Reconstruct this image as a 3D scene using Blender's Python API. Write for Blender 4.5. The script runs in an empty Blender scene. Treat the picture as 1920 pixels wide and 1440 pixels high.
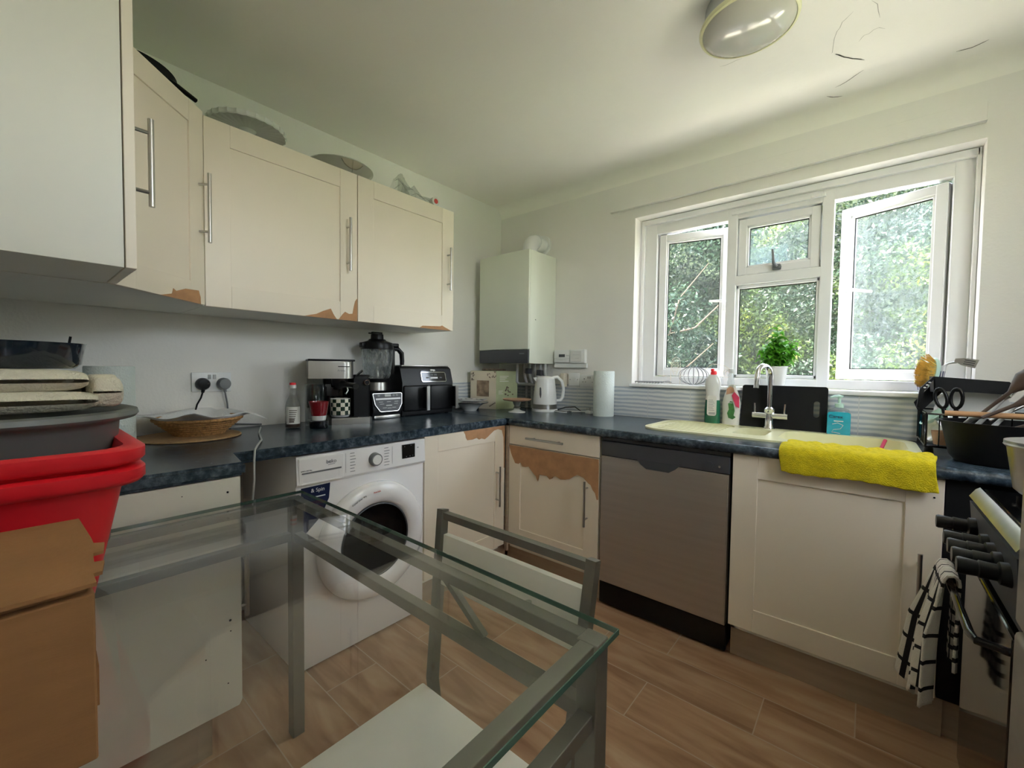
import bpy, bmesh, math, random
from mathutils import Vector, Matrix
random.seed(7)
S = bpy.context.scene
COL = S.collection
R = math.radians
PI = math.pi

# ---------------------------------------------------------------- camera
cam_d = bpy.data.cameras.new('camera'); cam = bpy.data.objects.new('camera', cam_d); COL.objects.link(cam)
cam_d.sensor_width = 36.0; cam_d.lens = 793.46 / 1920 * 36; cam_d.clip_start = 0.02; cam_d.clip_end = 200
_y, _p, _r = R(40.039), R(-2.078), R(.739)
_f = Vector((-math.sin(_y)*math.cos(_p), math.cos(_y)*math.cos(_p), math.sin(_p)))
_rt = Vector((math.cos(_y), math.sin(_y), 0)); _up = _rt.cross(_f)
_r2 = _rt*math.cos(_r) + _up*math.sin(_r); _u2 = _up*math.cos(_r) - _rt*math.sin(_r)
m = Matrix((_r2, _u2, -_f)).transposed().to_4x4(); m.translation = (2.279, -2.552, 1.186)
cam.matrix_world = m
S.camera = cam
# ---------------------------------------------------------------- world, sun, daylight portals, exposure
w = bpy.data.worlds.new('sky'); S.world = w; w.use_nodes = True
nt = w.node_tree; nt.nodes.clear()
sky = nt.nodes.new('ShaderNodeTexSky'); sky.sky_type = 'NISHITA'; sky.sun_disc = False
sky.sun_elevation = R(58); sky.sun_rotation = R(180); sky.air_density = 1.0; sky.dust_density = 2.0; sky.ozone_density = 1.0
bg = nt.nodes.new('ShaderNodeBackground'); bg.inputs['Strength'].default_value = 0.42
wo = nt.nodes.new('ShaderNodeOutputWorld')
hs = nt.nodes.new('ShaderNodeHueSaturation'); hs.inputs['Saturation'].default_value = .45
nt.links.new(sky.outputs[0], hs.inputs['Color']); tn = nt.nodes.new('ShaderNodeMix'); tn.data_type = 'RGBA'; tn.blend_type = 'MULTIPLY'; tn.inputs[0].default_value = 1; tn.inputs[7].default_value = (1.04, .97, .97, 1)
nt.links.new(hs.outputs[0], tn.inputs[6]); nt.links.new(tn.outputs[2], bg.inputs[0]); nt.links.new(bg.outputs[0], wo.inputs[0])
sd = bpy.data.lights.new('sun', 'SUN'); sd.energy = 5.2; sd.angle = R(.6); sd.color = (1, .93, .82)
sun = bpy.data.objects.new('sun', sd); COL.objects.link(sun)
sun.rotation_euler = Vector((-.06, -.50, .86)).to_track_quat('Z', 'Y').to_euler(); sun.location = (-1, -6, 9)
def portal(name, loc, rot, sx, sy):
    l = bpy.data.lights.new(name, 'AREA'); l.shape = 'RECTANGLE'; l.size = sx; l.size_y = sy; l.cycles.is_portal = True
    o = bpy.data.objects.new(name, l); COL.objects.link(o); o.location = loc; o.rotation_euler = rot
RX_ = 3.16
portal('window_portal', (1.87, .21, 1.62), (R(-90), 0, 0), 1.5, 1.06)
portal('fill_window_portal', (RX_+.12, -1.565, 1.775), (0, R(90), 0), 1.05, .97)  # samples sky through the added fill opening
vs = S.view_settings; vs.view_transform = 'Standard'; vs.look = 'None'; vs.gamma = 1; vs.use_curve_mapping = False
vs.exposure = 3.4
S.cycles.max_bounces = 14; S.cycles.diffuse_bounces = 8; S.cycles.glossy_bounces = 5
S.cycles.transparent_max_bounces = 24; S.cycles.transmission_bounces = 10
S.cycles.sample_clamp_indirect = 6

# ---------------------------------------------------------------- materials
def srgb(r, g, b):
    f = lambda c: c/12.92 if c <= .04045 else ((c+.055)/1.055)**2.4
    return (f(r/255), f(g/255), f(b/255), 1)
def base_mat(name):
    mt = bpy.data.materials.new(name); mt.use_nodes = True
    return mt, mt.node_tree, mt.node_tree.nodes['Principled BSDF']
def N(nt, typ, **kw):
    n = nt.nodes.new(typ)
    for k, v in kw.items():
        if k in n.inputs.keys() if isinstance(k, str) else False: n.inputs[k].default_value = v
        else: setattr(n, k, v)
    return n
def coords(nt, scale=(1, 1, 1), rot=(0, 0, 0)):
    g = nt.nodes.new('ShaderNodeNewGeometry'); mp = nt.nodes.new('ShaderNodeMapping')
    mp.inputs['Scale'].default_value = scale; mp.inputs['Rotation'].default_value = rot
    nt.links.new(g.outputs['Position'], mp.inputs['Vector']); return mp.outputs[0]
def ramp(nt, fac, stops):
    r = nt.nodes.new('ShaderNodeValToRGB'); e = r.color_ramp.elements
    while len(e) < len(stops): e.new(.5)
    for q, (p, c) in zip(e, stops): q.position = p; q.color = c
    nt.links.new(fac, r.inputs[0]); return r.outputs[0]
def mat(name, col, rough=.5, metal=0, vary=.05, vscale=8, bump=0, bscale=60, stretch=(1, 1, 1), coat=0, trans=0, sss=0, spec=.5):
    """principled with procedural colour variation and bump"""
    mt, nt, b = base_mat(name)
    c = srgb(*col)
    v = coords(nt, stretch)
    n = N(nt, 'ShaderNodeTexNoise'); n.inputs['Scale'].default_value = vscale; n.inputs['Detail'].default_value = 5
    nt.links.new(v, n.inputs['Vector'])
    lo = tuple(x*(1-vary) for x in c[:3]) + (1,); hi = tuple(min(1, x*(1+vary)) for x in c[:3]) + (1,)
    nt.links.new(ramp(nt, n.outputs['Fac'], [(.3, lo), (.7, hi)]), b.inputs['Base Color'])
    b.inputs['Roughness'].default_value = rough; b.inputs['Metallic'].default_value = metal
    b.inputs['Specular IOR Level'].default_value = spec
    if coat: b.inputs['Coat Weight'].default_value = coat; b.inputs['Coat Roughness'].default_value = .08
    if trans: b.inputs['Transmission Weight'].default_value = trans
    if bump:
        n2 = N(nt, 'ShaderNodeTexNoise'); n2.inputs['Scale'].default_value = bscale; n2.inputs['Detail'].default_value = 4
        nt.links.new(v, n2.inputs['Vector'])
        bp = N(nt, 'ShaderNodeBump'); bp.inputs['Strength'].default_value = bump; bp.inputs['Distance'].default_value = .01
        nt.links.new(n2.outputs['Fac'], bp.inputs['Height']); nt.links.new(bp.outputs[0], b.inputs['Normal'])
    return mt
def thin_glass(name, tint=(.93, .96, .94), rough=.0, dirt=0., ior=1.5, dirtcol=(.8, .85, .85)):
    mt, nt, b = base_mat(name); nt.nodes.remove(b); out = nt.nodes['Material Output']
    tr = N(nt, 'ShaderNodeBsdfTransparent'); tr.inputs[0].default_value = tint + (1,)
    gl = N(nt, 'ShaderNodeBsdfGlossy'); gl.inputs['Roughness'].default_value = rough
    g_ = N(nt, 'ShaderNodeNewGeometry'); dt = N(nt, 'ShaderNodeVectorMath', operation='DOT_PRODUCT'); nt.links.new(g_.outputs['Normal'], dt.inputs[0]); nt.links.new(g_.outputs['Incoming'], dt.inputs[1])
    ab = N(nt, 'ShaderNodeMath', operation='ABSOLUTE'); nt.links.new(dt.outputs['Value'], ab.inputs[0])
    om = N(nt, 'ShaderNodeMath', operation='SUBTRACT'); om.inputs[0].default_value = 1; nt.links.new(ab.outputs[0], om.inputs[1])
    pw = N(nt, 'ShaderNodeMath', operation='POWER'); nt.links.new(om.outputs[0], pw.inputs[0]); pw.inputs[1].default_value = 5
    fr = N(nt, 'ShaderNodeMath', operation='MULTIPLY_ADD'); nt.links.new(pw.outputs[0], fr.inputs[0]); fr.inputs[1].default_value = .9; fr.inputs[2].default_value = ((ior-1)/(ior+1))**2
    mx = N(nt, 'ShaderNodeMixShader')
    nt.links.new(fr.outputs[0], mx.inputs[0]); nt.links.new(tr.outputs[0], mx.inputs[1]); nt.links.new(gl.outputs[0], mx.inputs[2])
    last = mx.outputs[0]
    if dirt:
        df = N(nt, 'ShaderNodeBsdfTranslucent'); df.inputs[0].default_value = dirtcol + (1,)
        n = N(nt, 'ShaderNodeTexNoise'); n.inputs['Scale'].default_value = 90; n.inputs['Detail'].default_value = 8
        nt.links.new(coords(nt, (1, 1, .35)), n.inputs['Vector'])
        f = ramp(nt, n.outputs['Fac'], [(.35, (dirt*.5,)*3+(1,)), (.75, (min(1, dirt*1.8),)*3+(1,))])
        m2 = N(nt, 'ShaderNodeMixShader'); nt.links.new(f, m2.inputs[0]); nt.links.new(last, m2.inputs[1]); nt.links.new(df.outputs[0], m2.inputs[2]); last = m2.outputs[0]
    nt.links.new(last, out.inputs[0]); return mt
M = {}
M['wall'] = mat('wall_paint', (233, 231, 226), .55, vary=.02, vscale=2, bump=.12, bscale=90)
M['ceiling'] = mat('ceiling_paint', (243, 241, 234), .5, vary=.03, vscale=1.3, bump=.1, bscale=25)
M['crack'] = mat('plaster_crack', (70, 68, 62), .9)
M['faint_crack'] = mat('faint_crack', (165, 164, 156), .8)
M['upvc'] = mat('window_plastic', (238, 238, 238), .25, vary=.01)
M['door'] = mat('cream_door_foil', (238, 227, 209), .38, vary=.02, vscale=3, bump=.03, bscale=150, stretch=(1, 1, .2))
M['carcass'] = mat('white_cabinet_board', (228, 226, 215), .4, vary=.02, vscale=3)
M['mdf'] = mat('exposed_fibreboard', (186, 140, 100), .8, vary=.12, vscale=25, bump=.1)
M['plinth'] = mat('plinth_board', (172, 152, 130), .6, vary=.1, vscale=10, stretch=(.3, .3, 4))
M['steel'] = mat('brushed_steel', (190, 188, 184), .28, 1, vary=.08, vscale=20, stretch=(1, 1, .1))
M['chrome'] = mat('chrome', (235, 235, 235), .07, 1, vary=.02)
M['dkmetal'] = mat('dark_steel_frame', (138, 136, 130), .4, .6, vary=.1, vscale=12)
M['black'] = mat('black_plastic', (14, 14, 15), .35, spec=.3, vary=.1)
M['blackgloss'] = mat('black_gloss', (12, 12, 14), .08, vary=.1, coat=.4)
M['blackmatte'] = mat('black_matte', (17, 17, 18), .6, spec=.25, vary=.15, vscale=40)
M['white'] = mat('white_plastic', (232, 233, 233), .28, vary=.01)
M['appliance'] = mat('white_enamel', (242, 241, 243), .22, vary=.01, coat=.3)
M['grey'] = mat('grey_plastic', (120, 122, 124), .4, vary=.03)
M['dgrey'] = mat('dark_grey_plastic', (72, 73, 78), .45, vary=.03)
M['lgrey'] = mat('light_grey_plastic', (180, 181, 180), .45, vary=.03)
M['dw'] = mat('dishwasher_steel', (190, 184, 178), .42, .85, vary=.05, vscale=15, stretch=(.15, 1, 3))
M['boiler'] = mat('boiler_enamel', (226, 230, 216), .35, vary=.01)
M['red'] = mat('red_crate_plastic', (238, 36, 50), .4, vary=.06, vscale=5)
M['redglaze'] = mat('red_glaze', (130, 16, 26), .2, coat=.5)
M['cream'] = mat('cream_sink', (226, 224, 184), .3, vary=.03, vscale=12)
M['yellow'] = mat('yellow_towel', (225, 205, 20), .95, vary=.12, vscale=60, bump=.8, bscale=260)
M['cotton'] = mat('cream_cotton', (228, 222, 204), .9, vary=.05, vscale=12, bump=.5, bscale=220)
M['paper'] = mat('paper_white', (232, 232, 232), .9, vary=.03, bump=.3, bscale=180)
M['papergreen'] = mat('paper_roll', (222, 230, 226), .9, vary=.04, bump=.5, bscale=160)
M['card'] = mat('cardboard', (156, 112, 70), .85, vary=.06, vscale=14, stretch=(1, 1, 6), bump=.08, bscale=120)
M['wicker'] = mat('woven_straw', (178, 134, 82), .8, vary=.3, vscale=90, bump=.6, bscale=120)
M['cork'] = mat('cork_mat', (172, 138, 96), .85, vary=.15, vscale=60, bump=.3)
M['navy'] = mat('navy_sticker', (26, 36, 74), .3)
M['green'] = mat('green_liquid', (16, 104, 74), .2, coat=.5)
M['pink'] = mat('pink_label', (224, 70, 110), .4)
M['teal'] = mat('teal_soap', (40, 170, 196), .2, vary=.12, vscale=25, coat=.5)
M['mint'] = mat('mint_plastic', (190, 222, 210), .35)
M['leafgreen'] = mat('label_green', (60, 120, 60), .5, vary=.3, vscale=60)
M['wood'] = mat('wooden_spoon', (176, 134, 92), .6, vary=.15, vscale=20, stretch=(1, 8, 8))
M['dkwood'] = mat('dark_wooden_handle', (74, 56, 44), .5, vary=.2, vscale=20)
M['bristle'] = mat('yellow_bristle', (232, 196, 96), .8, vary=.2, vscale=80)
M['blue'] = mat('blue_stripe', (48, 50, 90), .3)
M['ceramic'] = mat('white_ceramic', (224, 224, 222), .18, vary=.02, coat=.5)
M['copperrim'] = mat('peach_plate', (206, 160, 132), .25, vary=.1, vscale=30)
M['sage'] = mat('sage_green_card', (176, 184, 146), .6, vary=.06, vscale=20)
M['boxcream'] = mat('cream_card', (222, 212, 192), .6, vary=.04)
M['picture'] = mat('printed_plates_picture', (150, 128, 108), .5, vary=.5, vscale=28)
M['floral'] = mat('dark_floral_print', (110, 92, 80), .6, vary=.4, vscale=60)
M['greybasin'] = mat('grey_washing_basin', (118, 122, 121), .4, vary=.04)
M['bluebowl'] = mat('dark_blue_bowl', (22, 32, 44), .12, coat=.6)
M['soil'] = mat('soil', (50, 38, 28), .95)
M['seatwhite'] = mat('white_board', (244, 242, 235), .45, vary=.03)
M['mutedtext'] = mat('grey_print', (120, 122, 128), .5)
M['redtext'] = mat('red_print', (200, 70, 60), .5)
M['whitetext'] = mat('white_print', (235, 236, 240), .4)
M['labelwhite'] = mat('paper_label', (226, 224, 218), .5, vary=.05)
M['banana'] = mat('yellow_fruit_skin', (200, 176, 90), .6, vary=.2, vscale=20)
M['glass'] = thin_glass('window_glass', (.95, .98, .96), dirt=.015)
M['dirtyglass'] = thin_glass('dusty_window_glass', (.93, .97, .96), dirt=.05, dirtcol=(.8, .9, .95))
M['tableglass'] = thin_glass('green_tinted_table_glass', (.985, .993, .988))
M['clear'] = thin_glass('clear_glass', (.86, .87, .86), rough=.03, dirt=.05)
M['jarglass'] = thin_glass('blender_jar', (.95, .95, .95), rough=.1, dirt=.3)
M['smoke'] = thin_glass('smoked_door_glass', (.25, .26, .28), rough=.02)
M['edge'] = mat('green_glass_edge', (86, 120, 108), .1, vary=.1, coat=.5)
M['drum'] = mat('steel_drum', (150, 150, 155), .3, .9, vary=.5, vscale=60)

def worktop_mat():
    mt, nt, b = base_mat('blue_grey_laminate')
    v = coords(nt)
    n1 = N(nt, 'ShaderNodeTexNoise'); n1.inputs['Scale'].default_value = 38; n1.inputs['Detail'].default_value = 7; n1.inputs['Roughness'].default_value = .65
    n2 = N(nt, 'ShaderNodeTexNoise'); n2.inputs['Scale'].default_value = 9; n2.inputs['Detail'].default_value = 3
    nt.links.new(v, n1.inputs[0]); nt.links.new(v, n2.inputs[0])
    mx = N(nt, 'ShaderNodeMix'); mx.inputs[0].default_value = .25
    nt.links.new(n1.outputs['Fac'], mx.inputs[2]); nt.links.new(n2.outputs['Fac'], mx.inputs[3])
    nt.links.new(ramp(nt, mx.outputs[0], [(.36, srgb(26, 34, 42)), (.5, srgb(50, 64, 76)), (.6, srgb(84, 98, 110)), (.72, srgb(130, 142, 150))]), b.inputs['Base Color'])
    b.inputs['Roughness'].default_value = .24
    bp = N(nt, 'ShaderNodeBump'); bp.inputs['Strength'].default_value = .12; bp.inputs['Distance'].default_value = .004
    nt.links.new(n1.outputs['Fac'], bp.inputs['Height']); nt.links.new(bp.outputs[0], b.inputs['Normal'])
    return mt
M['worktop'] = worktop_mat()
def floor_mat():
    mt, nt, b = base_mat('wood_effect_floor_tile')
    g = N(nt, 'ShaderNodeNewGeometry')
    mp = N(nt, 'ShaderNodeMapping'); mp.inputs['Location'].default_value = (.155, .19, 0)
    nt.links.new(g.outputs['Position'], mp.inputs[0])
    br = N(nt, 'ShaderNodeTexBrick'); br.inputs['Scale'].default_value = 1; br.inputs['Brick Width'].default_value = .61; br.inputs['Row Height'].default_value = .205
    br.inputs['Mortar Size'].default_value = .0022; br.inputs['Mortar Smooth'].default_value = .3; br.offset = .42
    br.inputs['Color1'].default_value = (.35, .35, .35, 1); br.inputs['Color2'].default_value = (.72, .72, .72, 1); br.inputs['Mortar'].default_value = (.5, .5, .5, 1)
    nt.links.new(mp.outputs[0], br.inputs[0])
    ad = N(nt, 'ShaderNodeVectorMath', operation='ADD'); nt.links.new(coords(nt, (1.2, 7, 1)), ad.inputs[0]); nt.links.new(br.outputs['Color'], ad.inputs[1])
    n = N(nt, 'ShaderNodeTexNoise'); n.inputs['Scale'].default_value = 2.2; n.inputs['Detail'].default_value = 8; n.inputs['Distortion'].default_value = .6
    nt.links.new(ad.outputs[0], n.inputs[0])
    c = ramp(nt, n.outputs['Fac'], [(.28, srgb(150, 110, 80)), (.5, srgb(184, 146, 114)), (.72, srgb(204, 172, 140))])
    mul = N(nt, 'ShaderNodeMix', data_type='RGBA', blend_type='MULTIPLY'); mul.inputs[0].default_value = .22
    nt.links.new(c, mul.inputs[6]); nt.links.new(br.outputs['Color'], mul.inputs[7])
    mm = N(nt, 'ShaderNodeMix', data_type='RGBA'); nt.links.new(br.outputs['Fac'], mm.inputs[0]); nt.links.new(mul.outputs[2], mm.inputs[6]); mm.inputs[7].default_value = srgb(190, 168, 148)
    nt.links.new(mm.outputs[2], b.inputs['Base Color']); b.inputs['Roughness'].default_value = .42
    bp = N(nt, 'ShaderNodeBump'); bp.inputs['Strength'].default_value = .25; bp.inputs['Distance'].default_value = .003; bp.invert = True
    nt.links.new(br.outputs['Fac'], bp.inputs['Height']); nt.links.new(bp.outputs[0], b.inputs['Normal'])
    return mt
M['floor'] = floor_mat()
def tile_mat(axis):
    """glazed tile 250 wide with wavy grey-blue bands; axis 0: joints along x, 1: joints along y"""
    mt, nt, b = base_mat('striped_tile_%s' % 'xy'[axis])
    g = N(nt, 'ShaderNodeNewGeometry'); sp = N(nt, 'ShaderNodeSeparateXYZ'); nt.links.new(g.outputs['Position'], sp.inputs[0])
    n = N(nt, 'ShaderNodeTexNoise'); n.inputs['Scale'].default_value = 9; n.inputs['Detail'].default_value = 2
    mp = N(nt, 'ShaderNodeMapping'); mp.inputs['Scale'].default_value = (1, 1, 2); nt.links.new(g.outputs['Position'], mp.inputs[0]); nt.links.new(mp.outputs[0], n.inputs[0])
    def mth(op, a, bb=None, c=None):
        q = N(nt, 'ShaderNodeMath', operation=op)
        for i, z in enumerate((a, bb, c)):
            if z is None: continue
            if isinstance(z, (int, float)): q.inputs[i].default_value = z
            else: nt.links.new(z, q.inputs[i])
        return q.outputs[0]
    zz = mth('ADD', sp.outputs[2], mth('MULTIPLY', n.outputs['Fac'], .018))
    s = mth('SINE', mth('MULTIPLY', zz, 2*PI/.0245))
    band = ramp(nt, mth('MULTIPLY_ADD', s, .5, .5), [(.25, srgb(220, 222, 222)), (.8, srgb(180, 188, 198))])
    fr = mth('FRACT', mth('ADD', mth('DIVIDE', sp.outputs[axis], .2525), .09 if axis == 0 else .5))
    ln = mth('LESS_THAN', fr, .014)
    mx = N(nt, 'ShaderNodeMix', data_type='RGBA'); nt.links.new(ln, mx.inputs[0]); nt.links.new(band, mx.inputs[6]); mx.inputs[7].default_value = srgb(205, 207, 207)
    nt.links.new(mx.outputs[2], b.inputs['Base Color']); b.inputs['Roughness'].default_value = .2
    return mt
M['tilex'] = tile_mat(0); M['tiley'] = tile_mat(1)
def check_mat(name, c1, c2, fn):
    mt, nt, b = base_mat(name)
    g = N(nt, 'ShaderNodeTexCoord'); ck = N(nt, 'ShaderNodeTexChecker'); mp = N(nt, 'ShaderNodeMapping')
    ck.inputs['Scale'].default_value = 1; ck.inputs['Color1'].default_value = srgb(*c1); ck.inputs['Color2'].default_value = srgb(*c2)
    mp.inputs['Scale'].default_value = fn
    nt.links.new(g.outputs['UV'], mp.inputs[0]); nt.links.new(mp.outputs[0], ck.inputs[0]); nt.links.new(ck.outputs[0], b.inputs['Base Color'])
    b.inputs['Roughness'].default_value = .25; return mt
M['checker'] = check_mat('green_white_checker', (228, 226, 208), (30, 52, 36), (14, 4, 1))
def towel_mat():
    """white terry with black woven lines, on UV (0..1 across, 0..1 along)"""
    mt, nt, b = base_mat('checked_terry')
    g = N(nt, 'ShaderNodeTexCoord'); sp = N(nt, 'ShaderNodeSeparateXYZ'); nt.links.new(g.outputs['UV'], sp.inputs[0])
    def lines(src, places, wd):
        tot = None
        for p in places:
            a = N(nt, 'ShaderNodeMath', operation='COMPARE'); nt.links.new(src, a.inputs[0]); a.inputs[1].default_value = p; a.inputs[2].default_value = wd
            if tot is None: tot = a.outputs[0]
            else:
                q = N(nt, 'ShaderNodeMath', operation='MAXIMUM'); nt.links.new(tot, q.inputs[0]); nt.links.new(a.outputs[0], q.inputs[1]); tot = q.outputs[0]
        return tot
    a = lines(sp.outputs[0], (.12, .3, .5, .7, .9), .014); c = lines(sp.outputs[1], (.05, .1, .15, .2, .33, .44, .55, .68, .8, .92), .009)
    q = N(nt, 'ShaderNodeMath', operation='MAXIMUM'); nt.links.new(a, q.inputs[0]); nt.links.new(c, q.inputs[1])
    mx = N(nt, 'ShaderNodeMix', data_type='RGBA'); nt.links.new(q.outputs[0], mx.inputs[0]); mx.inputs[6].default_value = srgb(226, 220, 210); mx.inputs[7].default_value = srgb(34, 30, 30)
    nt.links.new(mx.outputs[2], b.inputs['Base Color']); b.inputs['Roughness'].default_value = .95
    n = N(nt, 'ShaderNodeTexNoise'); n.inputs['Scale'].default_value = 420; nt.links.new(coords(nt), n.inputs[0])
    bp = N(nt, 'ShaderNodeBump'); bp.inputs['Strength'].default_value = .6; bp.inputs['Distance'].default_value = .004; nt.links.new(n.outputs['Fac'], bp.inputs['Height']); nt.links.new(bp.outputs[0], b.inputs['Normal'])
    return mt
M['check_towel'] = towel_mat()
def leaf_mat(name, stops, scale=1.2, trans=.45, rough=.35):
    mt, nt, b = base_mat(name); out = nt.nodes['Material Output']
    n = N(nt, 'ShaderNodeTexNoise'); n.inputs['Scale'].default_value = scale; n.inputs['Detail'].default_value = 9; n.inputs['Roughness'].default_value = .75
    nt.links.new(coords(nt), n.inputs[0]); c = ramp(nt, n.outputs['Fac'], stops)
    nt.links.new(c, b.inputs['Base Color']); b.inputs['Roughness'].default_value = rough
    tl = N(nt, 'ShaderNodeBsdfTranslucent'); nt.links.new(c, tl.inputs[0])
    mx = N(nt, 'ShaderNodeMixShader'); mx.inputs[0].default_value = trans
    nt.links.new(b.outputs[0], mx.inputs[1]); nt.links.new(tl.outputs[0], mx.inputs[2]); nt.links.new(mx.outputs[0], out.inputs[0])
    return mt
M['hedge'] = leaf_mat('hedge_leaves', [(.36, srgb(24, 38, 32)), (.5, srgb(42, 60, 44)), (.58, srgb(78, 98, 40)), (.66, srgb(150, 156, 62))])
M['treeleaf'] = leaf_mat('tree_leaves', [(.4, srgb(18, 36, 28)), (.55, srgb(34, 56, 42)), (.68, srgb(70, 94, 72))])
M['basil'] = leaf_mat('basil_leaves', [(.35, srgb(70, 140, 40)), (.6, srgb(120, 190, 60))], 30, .4)
M['hedgecore'] = mat('hedge_inner_twigs', (40, 52, 34), .95, vary=.4, vscale=6)
M['bark'] = mat('bark', (74, 62, 52), .9, vary=.2, vscale=12)
M['bounce_ground'] = mat('pale_bounce_paving', (206, 198, 184), .9, vary=.1, vscale=5)
M['lawn'] = mat('lawn', (92, 120, 60), .95, vary=.3, vscale=12)

# ---------------------------------------------------------------- geometry helpers
def frame(origin, u, n):
    u = Vector(u).normalized(); n = Vector(n).normalized()
    m = Matrix((u, n, Vector((0, 0, 1)))).transposed().to_4x4(); m.translation = origin; return m
BACK = lambda x, y, z: frame((x, y, z), (1, 0, 0), (0, -1, 0))      # things on the window run: u right, n into the room
LEFT = lambda x, y, z: frame((x, y, z), (0, 1, 0), (1, 0, 0))       # things on the left run
class MB:
    def __init__(s, F=None): s.bm = bmesh.new(); s.F = F or Matrix.Identity(4); s.uv = None
    def _v(s, p): return s.bm.verts.new(s.F @ Vector(p))
    def box(s, a, b, bev=0, seg=2):
        x0, y0, z0 = a; x1, y1, z1 = b
        v = [s._v(p) for p in ((x0, y0, z0), (x1, y0, z0), (x1, y1, z0), (x0, y1, z0), (x0, y0, z1), (x1, y0, z1), (x1, y1, z1), (x0, y1, z1))]
        fs = [s.bm.faces.new([v[i] for i in q]) for q in ((0, 3, 2, 1), (4, 5, 6, 7), (0, 1, 5, 4), (1, 2, 6, 5), (2, 3, 7, 6), (3, 0, 4, 7))]
        if bev:
            es = list({e for f in fs for e in f.edges})
            bmesh.ops.bevel(s.bm, geom=es, offset=bev, segments=seg, affect='EDGES', profile=.5)
        return s
    def prism(s, pts, d0, d1, axis=1, bev=0):
        """pts in the two other local axes (axis 1: (u, z); axis 2: (u, n); axis 0: (n, z)) extruded d0..d1 along axis"""
        def P(p, d): return (p[0], d, p[1]) if axis == 1 else ((p[0], p[1], d) if axis == 2 else (d, p[0], p[1]))
        a = [s._v(P(p, d0)) for p in pts]; b = [s._v(P(p, d1)) for p in pts]; k = len(pts)
        fs = [s.bm.faces.new(a[::-1]), s.bm.faces.new(b)] + [s.bm.faces.new((a[i], a[(i+1) % k], b[(i+1) % k], b[i])) for i in range(k)]
        if bev: bmesh.ops.bevel(s.bm, geom=list(fs[1].edges), offset=bev, segments=2, affect='EDGES')
        return s
    def lathe(s, prof, c=(0, 0, 0), seg=32, close=True, sx=1, sy=1, rot=0, wob=None, cap=True):
        rings = []
        for r, z in prof:
            if r < 1e-5: rings.append([s._v((c[0], c[1], c[2]+z))])
            else: rings.append([s._v((c[0]+r*sx*math.cos(rot+2*PI*i/seg)*(wob(i/seg) if wob else 1), c[1]+r*sy*math.sin(rot+2*PI*i/seg)*(wob(i/seg) if wob else 1), c[2]+z)) for i in range(seg)])
        for A, B in zip(rings, rings[1:]):
            for i in range(seg):
                j = (i+1) % seg
                q = [A[i] if len(A) > 1 else A[0], A[j] if len(A) > 1 else None, B[j] if len(B) > 1 else B[0], B[i] if len(B) > 1 else None]
                q = [x for x in q if x is not None]
                if len(q) >= 3: s.bm.faces.new(q)
        if cap:
            for r_ in (rings[0], rings[-1]):
                if len(r_) > 1: s.bm.faces.new(r_)
        return s
    def cyl(s, a, b, r, r2=None, seg=16):
        return s.tube([a, b], [r, r if r2 is None else r2], seg)
    def tube(s, pts, r, seg=8, cap=True, square=False):
        """swept tube; r number or list"""
        P = [Vector(p) for p in pts]; k = len(P); rr = r if isinstance(r, (list, tuple)) else [r]*k
        if square: seg = 4
        up = None; rings = []
        for i in range(k):
            t = (P[min(i+1, k-1)] - P[max(i-1, 0)]).normalized()
            if up is None: up = Vector((0, 0, 1)) if abs(t.z) < .9 else Vector((0, 1, 0))
            x = t.cross(up)
            if x.length < 1e-4: x = t.cross(Vector((1, .1, 0)))
            x.normalize(); y = x.cross(t).normalized(); up = y
            sc = 1
            if 0 < i < k-1:
                c = (P[i]-P[i-1]).normalized().dot((P[i+1]-P[i]).normalized()); sc = 1/max(.5, math.sqrt((1+c)/2))
            off = PI/4 if square else 0
            rings.append([s._v(P[i] + (x*math.cos(off+2*PI*j/seg) + y*math.sin(off+2*PI*j/seg))*rr[i]*(sc if square else 1)) for j in range(seg)])
        for A, B in zip(rings, rings[1:]):
            for j in range(seg): s.bm.faces.new((A[j], A[(j+1) % seg], B[(j+1) % seg], B[j]))
        if cap: s.bm.faces.new(rings[0][::-1]); s.bm.faces.new(rings[-1])
        return s
    def grid(s, nu, nv, fn, uv=True, closeu=False):
        vs_ = [[s._v(fn(i/nu, j/nv)) for j in range(nv+1)] for i in range(nu+(0 if closeu else 1))]
        if uv and s.uv is None: s.uv = s.bm.loops.layers.uv.new('UVMap')
        for i in range(nu):
            for j in range(nv):
                i2 = (i+1) % len(vs_) if closeu else i+1
                f = s.bm.faces.new((vs_[i][j], vs_[i2][j], vs_[i2][j+1], vs_[i][j+1]))
                if uv:
                    for l, (a, b) in zip(f.loops, ((i, j), (i+1, j), (i+1, j+1), (i, j+1))): l[s.uv].uv = (a/nu, b/nv)
        return s
def wpos(o):
    p = Vector((0, 0, 0))
    while o is not None: p += o.location; o = o.parent
    return p
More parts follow.
